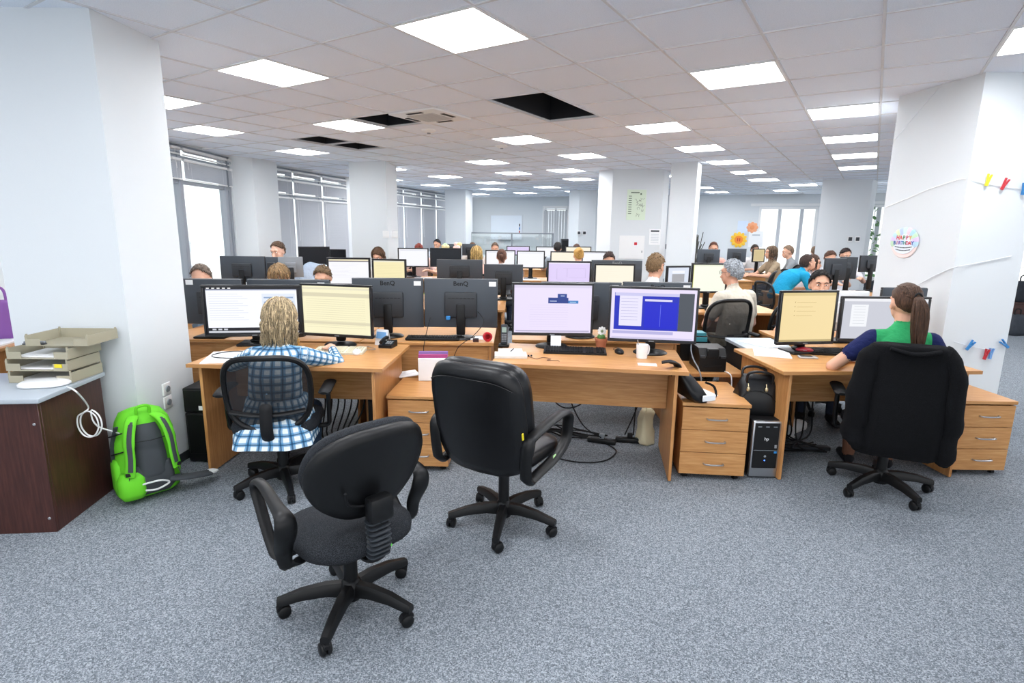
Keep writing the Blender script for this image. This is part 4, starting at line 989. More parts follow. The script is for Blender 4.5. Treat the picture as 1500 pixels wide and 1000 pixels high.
def frame_from(d, up=(0, 0, 1)):
    z = V(d).normalized(); x = V(up).cross(z)
    if x.length < 1e-4: x = V((1, 0, 0))
    x.normalize(); y = z.cross(x); return MX(((x.x, y.x, z.x), (x.y, y.y, z.y), (x.z, y.z, z.z))).to_4x4()
def ik(a, b, l1, l2, pole):
    d = b-a; L = min(d.length, (l1+l2)*.995); d.normalize()
    ca = (l1*l1+L*L-l2*l2)/(2*l1*L); ca = max(-1, min(1, ca))
    p = V(pole)-d*V(pole).dot(d); p.normalize()
    return a+d*(l1*ca)+p*(l1*math.sqrt(1-ca*ca)), a+d*L
def person(label, loc, rz, hands=((-.2, .42, .80), (.2, .42, .80)), lean=10, slouch=.02, s=1.0, head=(0, 0, 0), skinc='d9a78c', shirt='c8c8c8', sleeve='short', sleeve_m=None, pants='2c3444', shoes='1c1c20', hair=('short', '3a2a1e'), vox=.012, group='office workers', female=False, seat=.45, poles=None, glasses=False, belly=0.0, roll=0, face=True, fingers=True, elbow_out=1.0, name='person', feet=None, aim=None, hs=1.0, sleeve_len=.62):
    def top_local(se):
        le = math.radians(lean); hc = V((0, 0, se+.10*s)); dr = V((0, math.sin(le), math.cos(le)))
        nb = hc+dr*(.47*s*1.06); hd = nb+(dr*.55+V((0, .35, .75))*.5).normalized()*(.155*s)
        return hd+(Rx(-math.radians(head[1])) @ V((0, -.012, .137*hs)))*s
    if aim:
        g = gy(*aim); seat = seat+max(-.09, min(.2, g.z-top_local(seat).z)); tp = Rz(rz) @ top_local(seat); loc = (g.x-tp.x, g.y-tp.y)
    t = thing(name, label, 'person', (loc[0], loc[1], 0), rz, group)
    seatz = seat
    def SZ(p): return V((p[0]*s, p[1]*s, p[2]*s))
    prim = []   # (a, b, ra, rb, region, uvkind)
    mb = MB()
    def cap(a, b, ra, rb, reg, n=12, real=True, kind='limb', flat=1.0):
        a, b = V(a), V(b); prim.append((np.array(a), np.array(b), ra, rb, reg, kind))
        if not real: return
        d = b-a; m = T(a) @ frame_from(d if d.length > 1e-5 else (0, 0, 1)); L = d.length; pr = []
        for i in range(5): q = -PI/2+PI/2*i/4; pr.append((ra*math.cos(q) if i else 0, ra*math.sin(q)))
        for i in range(5): q = PI/2*i/4; pr.append((rb*math.cos(q) if i < 4 else 0, L+rb*math.sin(q)))
        mb.lathe(pr, n, m)
    le = math.radians(lean); hc = V((0, 0, seatz+.10*s)); dr = V((0, math.sin(le), math.cos(le))); bk = V((0, -math.cos(le), math.sin(le)))
    tl = .47*s; sw = (.155 if female else .18)*s
    fw = .92 if female else 1.0
    # torso loft along a slightly bowed spine
    rings = []; sp = []; sr = []
    for (u, w, d) in ((-.16, .10, .08), (-.10, .165, .125), (.0, .178, .135), (.18, .158*(.94 if female else 1)+belly*.3, .118), (.36, .155+belly*.5, .115), (.58, .168*fw+.01, .122), (.78, .176*fw+.006, .118), (.93, .155*fw, .098), (1.02, .105*fw, .075), (1.09, .062, .06), (1.13, .05, .05)):
        c = hc+dr*(tl*u)+bk*(slouch*4*max(0, u)*max(0, 1.1-u)*1.0)
        sp.append(c); sr.append((w+d)*.5*s*.97); ring = []
        for k in range(24):
            q = 2*PI*k/24; x = w*s*math.copysign(abs(math.cos(q))**.85, math.cos(q)); y = d*s*math.sin(q)+(belly*s if math.sin(q) > 0 and .1 < u < .5 else 0)*math.sin(q)
            ring.append(c+V((x, 0, 0))-bk*y)
        rings.append(ring)
    mb.loft(rings)
    for i in range(1, 8): prim.append((np.array(sp[i]), np.array(sp[i+1]), sr[i], sr[i+1], 1, 'torso'))
    sc = hc+dr*(tl*.93)+bk*(slouch*.5); nb = hc+dr*(tl*1.06); 
    hy, hp, hr = [math.radians(a) for a in head]
    hd = nb+(dr*.55+V((0, .35, .75))*.5).normalized()*(.155*s)
    HM = T(hd) @ Rz(hy) @ Rx(-hp) @ Ry(hr) @ MX.Diagonal((s*hs, s*hs, s*hs, 1))
    cap(nb-dr*.03*s, hd+V((0, -.012, -.03))*s, .056*s*fw, .05*s*fw, 0)
    # head
    hmk = MB()
    for (c, r) in (((0, -.012, .025), (.075, .096, .098)), ((0, .022, -.035), (.060, .068, .075)), ((0, .058, -.082), (.030, .030, .026)), ((0, .074, .032), (.055, .020, .022)), ((.034, .062, -.022), (.022, .022, .022)), ((-.034, .062, -.022), (.022, .022, .022))): hmk.ell(c, r, None, 20, 14)
    hmk.tube([(0, .088, .012), (0, .102, -.018), (0, .112, -.034), (0, .095, -.042)], [.009, .011, .015, .012], 8)
    hmk.tube([(-.02, .088, -.063), (0, .095, -.064), (.02, .088, -.063)], [.006, .010, .006], 6)
    for sx in (-1, 1):
        hmk.ell((sx*.077, -.008, -.008), (.010, .020, .032), Rz(sx*.35), 10, 8)
    mb.add(hmk.v, hmk.f, 0, HM)
    hcw = HM @ V((0, 0, 0)); prim.append((np.array(HM @ V((0, -.01, .05))), np.array(HM @ V((0, .02, -.05))), .105*s, .085*s, 0, 'head'))
    # arms
    P = poles or ((-.8*elbow_out, -.5, -.6), (.8*elbow_out, -.5, -.6))
    for k, sx in enumerate((-1, 1)):
        sh = sc+V((sx*sw, 0, -.015*s)); tgt = V(hands[k]) if hands[k] is not None else V((sx*.22*s, .30*s, .62*s))
        el, wr = ik(sh, tgt, .285*s, .25*s, P[k])
        sl = sleeve
        cap(sh-V((sx*.06*s, 0, 0)), sh, .075*s*fw, .068*s*fw, 1, kind='torso')
        up = .055*s*fw; SR = 3 if sleeve_m else 1
        if sl == 'long':
            cap(sh, el, up+.012*s, .047*s*fw, SR, kind='arm%d' % k); cap(el, wr+(el-wr).normalized()*.03*s, .047*s*fw, .037*s*fw, SR, kind='arm%d' % k)
            cap(wr+(el-wr).normalized()*.03*s, wr, .03*s*fw, .027*s*fw, 0)
        elif sl == 'short':
            mid = sh+(el-sh)*sleeve_len
            cap(sh, mid, up+.014*s, up+.008*s, SR, kind='arm%d' % k); cap(mid, el, .047*s*fw, .040*s*fw, 0); cap(el, wr, .041*s*fw, .027*s*fw, 0)
        else:
            cap(sh, el, up*.92, .039*s*fw, 0); cap(el, wr, .040*s*fw, .026*s*fw, 0)
        # hand: palm, four bent fingers of unequal length, thumb from the side of the palm
        d = (wr-el).normalized(); hf = V((d.x, d.y, d.z*.3)).normalized(); side = hf.cross(V((0, 0, 1))).normalized(); dn = V((0, 0, -1))
        kn = wr+hf*.085*s; cap(wr, kn-hf*.02*s, .026*s, .028*s, 0)
        cap(kn-side*.026*s-hf*.01*s, kn+side*.026*s-hf*.01*s, .015*s, .015*s, 0)
        if fingers:
            for f, (o, L) in enumerate(((-.031, .066), (-.0105, .078), (.0105, .073), (.031, .056))):
                b0 = kn+side*(o*s); b1 = b0+hf*(L*.5*s)+dn*.010*s; b2 = b1+hf*(L*.38*s)+dn*.024*s
                cap(b0-hf*.015*s, b1, .0092*s, .0085*s, 0, 8); cap(b1, b2, .0085*s, .0075*s, 0, 8)
            ts = side*(-sx*-1.0 if False else (-sx))*1.0
            b0 = wr+hf*.03*s+ts*.022*s; b1 = b0+hf*.03*s+ts*.028*s+dn*.006*s; b2 = b1+hf*.032*s+ts*.004*s+dn*.008*s
            cap(b0, b1, .013*s, .011*s, 0, 8); cap(b1, b2, .0105*s, .009*s, 0, 8)
    # legs
    for k, sx in enumerate((-1, 1)):
        hj = hc+V((sx*.09*s, .02*s, -.03*s)); kn = V((sx*.12*s, .42*s, seatz+.045*s)); an = V((sx*.12*s, .40*s, .085)) if not feet else V(feet[k])
        cap(hj, kn, .088*s, .062*s, 2); cap(kn, an, .060*s, .042*s, 2)
        cap(an, an+V((0, .02, -.04)), .04*s, .04*s, 4); cap(an+V((0, -.03, -.045)), an+V((sx*.02, .15*s, -.055)), .036*s, .03*s, 4)
    # fuse into one skin
    me = bpy.data.meshes.new('b'); me.from_pydata(mb.v, [], mb.f); o = bpy.data.objects.new('b', me); COL.objects.link(o)
    rm = o.modifiers.new('r', 'REMESH'); rm.mode = 'VOXEL'; rm.voxel_size = vox; rm.use_smooth_shade = True
    sm = o.modifiers.new('s', 'SMOOTH'); sm.factor = .5; sm.iterations = 3 if vox < .009 else 2
    dg = bpy.context.evaluated_depsgraph_get(); body = bpy.data.meshes.new_from_object(o.evaluated_get(dg)); bpy.data.objects.remove(o)
    n = len(body.vertices); co = np.empty(n*3, 'f'); body.vertices.foreach_get('co', co); co = co.reshape(-1, 3)
    best = np.full(n, 1e9); reg = np.zeros(n, int); who = np.zeros(n, int); par = np.zeros(n)
    for i, (a, b, ra, rb, rg, kd) in enumerate(prim):
        d = b-a; L2 = max(1e-9, d @ d); h = np.clip(((co-a) @ d)/L2, 0, 1)
        q = np.linalg.norm(co-(a+h[:, None]*d), axis=1)-(ra+(rb-ra)*h)
        m = q < best; best[m] = q[m]; reg[m] = rg; who[m] = i; par[m] = h[m]*math.sqrt(L2)
    nf = len(body.polygons); lt = np.empty(nf, int); body.polygons.foreach_get('loop_total', lt)
    lv = np.empty(len(body.loops), int); body.loops.foreach_get('vertex_index', lv); ls = np.empty(nf, int); body.polygons.foreach_get('loop_start', ls)
    fm = reg[lv[ls]]
    mats = [skin(skinc), PLAID if shirt == 'plaid' else cloth(shirt), cloth(pants), cloth(sleeve_m) if sleeve_m else cloth(shirt) if shirt != 'plaid' else PLAID, cloth(shoes)]
    body.materials.clear()
    for m in mats: body.materials.append(m)
    body.polygons.foreach_set('material_index', fm.astype('i')); body.polygons.foreach_set('use_smooth', [True]*nf)
    if shirt == 'plaid':
        uvv = np.zeros((n, 2))
        for i, (a, b, ra, rb, rg, kd) in enumerate(prim):
            m = who == i
            if not m.any(): continue
            if kd == 'torso': uvv[m, 0] = np.arctan2(co[m, 0], -(co[m, 1]-hc.y-(co[m, 2]-hc.z)*math.tan(le)))*.15; uvv[m, 1] = co[m, 2]
            else:
                d = (b-a)/max(1e-6, np.linalg.norm(b-a)); e = np.array(frame_from(d))[:3, 0]; g = np.cross(d, e)
                w = co[m]-a; uvv[m, 0] = np.arctan2(w @ g, w @ e)*.048; uvv[m, 1] = w @ d
        uvl = body.uv_layers.new(name='UVMap'); uvl.data.foreach_set('uv', uvv[lv].astype('f').ravel())
    ob = bpy.data.objects.new('body', body); COL.objects.link(ob); ob.parent = t
    # face pieces
    if face:
        for sx in (-1, 1):
            MB().ell((sx*.031, .078, .012), (.0125, .010, .0068), None, 12, 8, m=HM).build('eye', EYEW, t)
            MB().ell((sx*.031, .0865, .012), (.0058, .0035, .0062), None, 10, 6, m=HM).build('iris', IRIS, t)
            MB().tube([(sx*.013, .094, .030), (sx*.03, .094, .036), (sx*.05, .082, .031)], [.003, .0042, .002], 6, m=HM).build('eyebrow', hairm(hair[1]), t)
        MB().tube([(-.022, .088, -.064), (0, .1015, -.063), (.022, .088, -.064)], [.002, .0045, .002], 6, m=HM).build('lips', LIP, t)
        if glasses:
            g = MB()
            for sx in (-1, 1):
                g.tube([(sx*.032+.021*math.cos(q), .101-.006*abs(math.cos(q)), .010+.016*math.sin(q)) for q in np.linspace(0, 2*PI, 17)[:-1]], .0018, 5, closed=True, m=HM)
                g.tube([(sx*.053, .096, .014), (sx*.078, .03, .014), (sx*.08, -.01, .006)], .0018, 5, m=HM)
            g.tube([(-.011, .102, .013), (.011, .102, .013)], .0018, 5, m=HM); g.build('glasses', BLK, t)
    make_hair(t, HM, hair, s)
    t['headtop'] = float((HM @ V((0, 0, .13))).z)
    return t
def make_hair(t, HM, hair, s):
    st, colr = hair[0], hair[1]; r = random.Random(hash(t['label']) % 9999 if False else len(t['label'])*7+ord(t['label'][3]))
    hb = MB(); NA, NE = 44, 16
    rad = (.0785, .0995, .102); ctr = V((0, -.012, .025))
    front = {'short': 46, 'buzz': 40, 'receding': 58, 'bun': 40, 'pony': 40, 'long': 30, 'bob': 26, 'curly': 34}.get(st, 36)
    side, back = {'long': (-30, -52), 'bob': (-35, -52), 'pony': (2, -45), 'bun': (0, -48)}.get(st, (-2, -46))
    thk = {'short': .075, 'buzz': .03, 'pony': .07, 'bun': .08, 'long': .10, 'bob': .12, 'curly': .16}.get(st, .10)
    vs, fs = [], []
    for i in range(NE+1):
        for j in range(NA):
            az = 2*PI*j/NA; c = math.cos(az)
            lim = side+(front-side)*max(0, c)**.9 if c > 0 else side+(back-side)*(-c)**.7
            lim += 5*MN.noise(V((math.sin(az)*6, math.cos(az)*6, len(t['label'])*1.3)))
            if st not in ('long', 'bob') and abs(abs(az if az < PI else az-2*PI)-1.45) < .28: lim = max(lim, 6)
            f = i/NE; el = math.radians(90+(lim-90)*f)
            nz = MN.noise(V((math.sin(az)*3*math.cos(el), math.cos(az)*3*math.cos(el), math.sin(el)*3+len(t['label'])))); nz2 = MN.noise(V((math.sin(az)*9, math.cos(az)*9, math.sin(el)*7)))
            k = 1+thk*(1+.5*nz+.35*nz2)*(1 if i < NE-1 else .75 if i == NE-1 else .1)
            if st == 'short' and c > .2: k += .10*max(0, math.sin(el)-.3)*(1-max(0, math.sin(el)-.8)*4)*c
            vs.append((rad[0]*k*math.cos(el)*math.sin(az), ctr.y+rad[1]*k*math.cos(el)*math.cos(az), ctr.z+rad[2]*k*math.sin(el)))
    for i in range(NE):
        for j in range(NA): fs.append((i*NA+j, (i+1)*NA+j, (i+1)*NA+(j+1) % NA, i*NA+(j+1) % NA))
    hb.add(vs, fs, 0, HM); hb.build('hair', hairm(colr), t, 180)
    def limit(az):
        c = math.cos(az); return side+(front-side)*max(0, c)**.9 if c > 0 else side+(back-side)*(-c)**.7
    def surf(az, el, k=1.1): return V((rad[0]*k*math.cos(el)*math.sin(az), ctr.y+rad[1]*k*math.cos(el)*math.cos(az), ctr.z+rad[2]*k*math.sin(el)))
    def hx(q): return ''.join('%02x' % max(0, min(255, int(int(colr[i:i+2], 16)*q))) for i in (0, 2, 4))
    if st in ('short', 'receding', 'buzz', 'curly'):
        sb = MB(); near = hair[2] if len(hair) > 2 and st != 'curly' else 150
        for q in range(near):
            az = r.uniform(0, 2*PI); l0 = math.radians(limit(az)); e0 = r.uniform(l0+.02, 1.5) if q % 3 else l0+r.uniform(.02, .22)
            L = r.uniform(.016, .032); fw_ = math.cos(az)*.35; a2 = az+r.uniform(-.25, .25); e2 = e0-L*7*r.uniform(.5, 1.0)
            p0, p1, p2 = surf(az, e0, 1.03), surf((az+a2)/2, (e0*.6+e2*.4), 1.10+r.uniform(0, .03)), surf(a2, max(e2, l0-.13), 1.07+r.uniform(0, .05))
            sb.tube([p0, p1, p2], [.005, .0048, .0012], 4, m=HM, mi=q % 3)
        stuff(sb.build('hair_strands', [hairm(colr), hairm(hx(.86)), hairm(hx(1.08))], t, 180))
    if st in ('long', 'bob', 'short_locks', 'curly'):
        n = hair[2] if len(hair) > 2 else 120; L = hair[3] if len(hair) > 3 else .22; sb = MB()
        for q in range(n):
            az = r.uniform(.75, 2*PI-.75) if st != 'curly' else r.uniform(0, 2*PI); e0 = r.uniform(.0, 1.45); k = r.uniform(1.08, 1.2); pts = []
            wob = r.uniform(-.25, .25)
            for i in range(5):
                el = e0+(-.15-e0)*i/4; pts.append(surf(az+wob*i/5*.3, el, k+.03*math.sin(i)))
            if st != 'curly':
                p = pts[-1]; ln = L*r.uniform(.3, 1.1); out = V((p.x, min(p.y, .0), 0)).normalized()
                for i in range(1, 6): pts.append(p+V((0, 0, -ln*i/5))+out*(.012*math.sin(i*.9+q)-.018*(i/5)**2+.02*(i/5)**3*r.uniform(-.5, 1.5))+V((r.uniform(-.004, .004), r.uniform(-.004, .004), 0)))
            m = len(pts); sb.tube(pts, [(.0062 if n < 300 else .0046)*(1-.8*(i/(m-1))**2)*r.uniform(.8, 1.2) for i in range(m)], 5, m=HM, mi=q % 4)
        stuff(sb.build('hair_strands', [hairm(colr), hairm(hx(.78)), hairm(hx(1.15)), hairm(hx(.9))], t, 180))
    if st == 'pony':
        n = hair[2] if len(hair) > 2 else 60; L = hair[3] if len(hair) > 3 else .30; sb = MB(); root = surf(PI, .25, 1.10)
        for q in range(n):
            a = r.uniform(0, 2*PI); w = math.sqrt(r.random())
            o = V((math.cos(a)*w, math.sin(a)*w, 0)); pts = []
            ln = L*r.uniform(.7, 1.05)
            for i in range(9):
                f = i/8; spread = .016+.040*math.sin(min(1, f*1.2)*PI*.75)*(1-.35*f)
                pts.append(root+V((o.x*spread+.015*f, -.022-.032*math.sin(min(1, f*2.2)*PI/2)+o.y*spread*.55, .012*math.sin(f*PI*1.0)-ln*f**1.15+o.y*spread*.2)))
            sb.tube(pts, [.0055*(1-.6*(i/8)**3) for i in range(9)], 5, m=HM)
        for q in range(50):
            az = r.uniform(1.0, 2*PI-1.0); pts = [surf(az+(PI-az)*i/5*.9, .9+(.25-.9)*i/5+.15*math.sin(i), 1.085) for i in range(6)]
            sb.tube(pts, .003, 4, m=HM)
        stuff(sb.build('ponytail', hairm(colr), t, 180))
        MB().tube([root+V((.018*math.cos(q), -.02, .018*math.sin(q)+.004)) for q in np.linspace(0, 2*PI, 17)[:-1]], .006, 6, closed=True, m=HM).build('hair_tie', BLKM, t)
    if st == 'bun':
        b = MB(); root = surf(PI, .35, 1.1)
        for q in range(26):
            a0 = r.uniform(0, 6.28); tl = r.uniform(-.6, .6); rr_ = r.uniform(.018, .036)
            b.tube([root+V((rr_*math.cos(a0+i*.5), -.012+.02*math.sin(i*.5+tl)*tl, rr_*math.sin(a0+i*.5))) for i in range(9)], .007, 5, m=HM)
        stuff(b.build('hair_bun', hairm(colr), t, 180))
# ---- the two women in front
chairL = chair_mesh('dark mesh backed office chair under the plaid woman', (-1.43, 3.30), math.radians(9), rot=-PI/2-.9, backh=.44, zc=.67)
pl = person('blonde woman in blue white plaid shirt typing at the left desk', (-1.42, 3.27), math.radians(6), hands=((-.22, .40, .79), (.24, .44, .79)), lean=13, slouch=.07, s=.92, hs=1.13, seat=.355, head=(-6, 8, 0), shirt='plaid', sleeve='long', pants='33475f', hair=('bob', 'ab9878', 760, .165), vox=.0068, female=True, belly=.03, elbow_out=1.5, skinc='dcae95')
# shirt tail hanging over the seat
tt = MB(); R = []
for (z, w, d, yo) in ((.60, .33, .25, -.01), (.52, .38, .29, -.03), (.45, .42, .34, -.05), (.40, .45, .37, -.06), (.345, .46, .385, -.07), (.342, .44, .37, -.07)):
    R.append([(x+.008*math.sin(y*50+z*20), y+yo+.008*math.sin(x*45), z) for (x, y, _) in rr(w, d, .12, 8)])
tt.loft(R); tl_ = tt.build('shirt_tail', PLAID, pl, 80); uv = tl_.data.uv_layers.new(name='UVMap')
for lp in tl_.data.loops:
    c = tl_.data.vertices[lp.vertex_index].co; uv.data[lp.index].uv = (math.atan2(c.x, -c.y)*.2, c.z)
RJ = math.radians(-22)
chairR = chair_mesh('office chair draped with a black jacket', (2.36, 3.34), RJ, rot=-PI/2-RJ-.25-math.radians(-22), backh=.48, zc=.71)
gr = person('ponytail woman in green vest with navy sleeves at the right desk', (2.385, 3.36), math.radians(-20), hands=((-.24, .22, .785), (.18, .36, .79)), lean=3, slouch=.01, s=.98, head=(12, 2, 0), shirt='2f9a5e', sleeve='short', sleeve_m='1b2350', pants='6b4a3a', hair=('pony', '4d372a', 190, .34), vox=.0068, female=True, elbow_out=2.6, sleeve_len=.5, poles=((-.7, -.35, -.5), (.9, -.4, -.6)))
# jacket hung over the chair back
t = thing('jacket', 'black knitted jacket hung over the back of the ponytail woman\'s chair', 'jacket', (2.36, 3.34, 0), RJ)
b = MB(); R = []
tlj = T(0, -.245, .715) @ Rx(math.radians(8))
for i, (z, w, d, off) in enumerate(((.288, .05, .03, 0), (.286, .27, .065, 0), (.268, .38, .10, 0), (.22, .42, .125, -.0), (.10, .43, .14, -.015), (-.05, .43, .19, -.04), (-.20, .44, .20, -.05), (-.30, .46, .20, -.05), (-.355, .47, .20, -.05), (-.37, .45, .18, -.05))):
    ring = []
    for (x, y, _) in rr(w, d, min(w, d)*.45, 8):
        f = math.sin(x*34+1.3)*.010*min(1, i/5)+math.sin(x*61)*.004*min(1, i/6)
        dip = -.022*math.exp(-(x/.10)**2) if i < 3 else 0
        ring.append((x, y+f*(1 if y < 0 else .4)+.6*x*x+off, z+dip+.012*math.sin(x*21+i)*(1 if i > 7 else 0)))
    R.append(ring)
b.loft(R, m=tlj); b.build('body', KNIT, t, 80)
for sx in (-1, 1):
    sl = MB(); pts = smooth_path([(sx*.15, .02, .25), (sx*.20, .0, .19), (sx*.225, -.035, .05), (sx*.232, -.055, -.15), (sx*.23, -.06, -.27), (sx*.225, -.06, -.35-.03*sx)], 5)
    k = len(pts); sl.tube([p+V((.006*math.sin(i*.9), .006*math.cos(i*.7), 0)) for i, p in enumerate(pts)], [.05+.018*math.sin(min(1, i/k*1.6)*PI/2)+.003*math.sin(i*1.7) for i in range(k)], 14, flat=.75, m=tlj); sl.build('sleeve', KNIT, t, 80)
cl = MB(); cl.tube(smooth_path([(-.12, -.05, .268), (0, -.055, .245), (.12, -.05, .268)], 6), .018, 8, flat=.6, m=tlj); cl.build('collar', KNIT, t, 80)
# ------------------------------------------------------------------ rows of desks further back
G2 = 'desks in the far rows'
def fdesk(label, x0, x1, y, away=False, **k):
    k.setdefault('modesty', (.1, .72, .93)); k.setdefault('edge', .02); k.setdefault('group', G2)
    return desk(label, (x1, y+.68), (x0, y+.68), .68, **k) if away else desk(label, (x0, y), (x1, y), .68, **k)
for (l, x0, x1, y, aw) in (
    ('desk in the second row under the white spreadsheet screen', -2.75, -1.42, 6.0, False), ('desk in the second row under two slate monitor backs', -1.40, -.08, 6.0, False),
    ('desk in the second row under the lavender drawing screen', .32, 1.62, 6.0, False), ('desk in the second row where the grey haired man works', 1.64, 2.95, 6.0, False),
    ('desk by the first window under the big slate monitor', -4.05, -2.72, 6.72, True), ('desk backing the second row, left of the gap', -2.70, -1.40, 6.72, True),
    ('desk backing the second row, its end beside the gap', -1.38, -.08, 6.72, True), ('desk backing the second row, right of the gap', .32, 1.62, 6.72, True), ('desk backing the second row, right end', 1.64, 2.95, 6.72, True),
    ('desk in the third row under the big white screen', -2.15, -1.2, 9.65, False), ('desk in the third row under the reflecting dark screen', -1.18, .1, 9.65, False), ('desk in the third row under two white screens by the gap', .12, 1.4, 9.65, False), ('desk by the second window beneath the tilted black screen', -4.2, -3.05, 9.35, True),
    ('far desk beyond the third row, left part', -2.4, -1.1, 12.4, True), ('far desk beyond the third row, middle part', -1.08, .2, 12.4, True), ('far desk beyond the third row, right part', .22, 1.5, 12.4, True),
    ('far desk with brown back panel beside the grey haired man', 3.0, 4.35, 10.1, True), ('far desk under the distant beige screen', 4.45, 5.7, 11.6, True)):
    fdesk(l, x0, x1, y, aw)
fdesk('desk with orange panel on which the teal shirted boy leans', 3.75, 4.75, 7.75, True)
fdesk('curved dark edged desk under the monitors by the right pillar', 4.80, 6.3, 7.9, True)
# monitors of those rows
def mk_img(kind, seed):
    r = random.Random(seed)
    if kind == 'sheet': return [(0, 0, 1, 1, 'f3f3f8'), (0, .9, 1, .94, '6a6470'), (0, .94, 1, 1, 'e8dfc0')]+[(.05, .8-k*.06, .05+r.uniform(.2, .8), .806-k*.06, 'd5d2e0') for k in range(10)]
    if kind == 'yellow': return [(0, 0, 1, 1, 'f2e7b8'), (0, .93, 1, 1, 'e7e2cf')]+[(.08, .84-k*.08, .9, .846-k*.08, 'd8cb95') for k in range(9)]
    if kind == 'lav': return [(0, 0, 1, 1, 'dccdf3'), (0, .94, 1, 1, 'e9e1f6'), (.2, .2, .45, .205, 'a597c2'), (.2, .2, .205, .72, 'a597c2'), (.35, .72, .9, .725, 'a597c2'), (.45, .3, .455, .72, 'a597c2'), (.5, .28, .9, .285, 'b3a6cf'), (.9, .28, .905, .72, 'b3a6cf')]
    if kind == 'cream': return [(0, 0, 1, 1, 'f7efdc')]+[(.08, .8-k*.1, .3+r.random()*.5, .805-k*.1, 'e6dcc2') for k in range(7)]
    if kind == 'greywin': return [(0, 0, 1, 1, 'd9e0ee'), (.2, .1, .8, .6, 'a8a8ad'), (.2, .64, .8, .8, 'eef0f6')]
    if kind == 'green': return [(0, 0, 1, 1, 'f4f7e6'), (0, .95, 1, 1, 'e3e6d0'), (0, 0, .02, 1, 'e9ee6a')]
    if kind == 'beige': return [(0, 0, 1, 1, 'd8c69a'), (.1, .1, .9, .9, 'cfbd90')]
    if kind == 'dark': return [(0, 0, 1, 1, '23272c')]
    if kind == 'off': return [(0, 0, 1, 1, '0c0e11')]
    return [(0, 0, 1, 1, 'f2f3f8'), (.05, .9, .95, .95, 'dfe1ea')]
GM = 'monitors in the far rows'
for i, (l, x0, x1, y0, y1, Y, kind, rz, extra) in enumerate((
    ('monitor with white spreadsheet above the branded monitor backs', 480, 543, 377, 418, 6.3, 'sheet', 0, {}), ('monitor with yellow table beside the white spreadsheet screen', 545, 596, 379, 414, 6.25, 'yellow', -.1, {}),
    ('monitor with lavender drawing in the second row', 801, 866, 382, 418, 6.3, 'lav', 0, {}), ('monitor with cream page in the second row', 870, 930, 386, 420, 6.2, 'cream', 0, {}),
    ('monitor with small grey window left of grey haired man\'s screen', 974, 1012, 389, 418, 6.3, 'greywin', .3, {}), ('bright pale green monitor the grey haired man faces', 1011, 1066, 385, 429, 6.35, 'green', .12, {}),
    ('white screen in the third row, left of the reflecting one', 583, 628, 363, 391, 10.0, 'white', 0, {}), ('reflecting dark screen in the third row', 630, 676, 363, 391, 10.0, 'dark', -.1, {}),
    ('white screen in front of the far ponytail person', 711, 755, 366, 391, 10.0, 'white', 0, {}), ('white screen right of the far ponytail person', 757, 798, 367, 393, 9.95, 'white', 0, {}),
    ('wide white screen behind the bun haired woman, left half', 806, 850, 368, 394, 9.9, 'cream', 0, {}), ('wide white screen behind the bun haired woman, right half', 852, 897, 368, 392, 10.0, 'white', 0, {}),
    ('tiny lavender screen on the far desk by the dark chair', 742, 776, 360, 374, 12.75, 'lav', 0, {}), ('white far screen in front of the dark haired man\'s back', 785, 814, 361, 377, 12.7, 'white', 0, {}), ('cream far screen right of the dark haired man\'s back', 828, 866, 361, 376, 12.7, 'cream', 0, {}),
    ('tilted black screen by the second window', 440, 481, 361, 388, 9.7, 'off', .35, {}), ('small black screen right of the tilted one by the window', 483, 507, 365, 382, 10.6, 'off', 0, {}),
    ('small beige screen far off by the bright back window', 1101, 1121, 364, 384, 11.9, 'beige', .25, {}))):
    monpx(l, x0, x1, y0, y1, Y, mk_img(kind, i), rz=rz, group=GM, base='flat', e=.8, bw=.02, vesa=False)
for (l, x0, x1, y0, y1, Y, rz, kw) in (
    ('big slate monitor back beside the first window', 323, 390, 375, 413, 6.95, -.06, {}), ('dark monitor back half hidden behind the big slate one', 386, 412, 376, 405, 7.1, 0, {}), ('pale grey monitor back before the profile faced man', 410, 442, 376, 406, 6.95, .35, dict(back=GREYP)),
    ('dark slate monitor back left of the pair in the middle', 640, 707, 380, 412, 6.9, 0, {}), ('lower dark slate monitor back right of the pair', 709, 766, 387, 424, 6.95, 0, {}), ('slate monitor back seen above the cream page screen', 866, 940, 381, 416, 6.95, 0, dict(logo=('BenQ', .05, .38, GREYP))),
    ('black monitor back in front of the seated man by the twigs', 1021, 1054, 365, 386, 10.4, 0, {}), ('black monitor back left of the white paper peak', 1066, 1092, 364, 384, 10.5, -.15, {}),
    ('black monitor back left of the two by the right pillar', 1206, 1240, 378, 410, 8.25, .1, dict(back=BLKD)), ('black monitor back overlapping its neighbour near the right pillar', 1232, 1252, 376, 408, 8.3, -.5, dict(back=BLKD)), ('tilted black monitor beside the right pillar edge', 1256, 1290, 374, 398, 8.45, .3, dict(back=BLKD)),
    ('thin dark screen back on the far left desk', 652, 676, 357, 372, 12.8, 0, {}), ('dark far monitor back beside the blonde woman', 677, 697, 357, 374, 12.7, 0, {})):
    back = kw.pop('back', BACKP); mback(l, x0, x1, y0, y1, Y, rz, group=GM, base='flat', **kw)
    for c in list(bpy.data.objects)[-1:]: pass
    if back is not BACKP:
        rt = [o for o in bpy.data.objects if o.get('label') == l][0]
        for c in rt.children:
            if c.name.startswith(('back_shell', 'electronics')): c.data.materials[0] = back

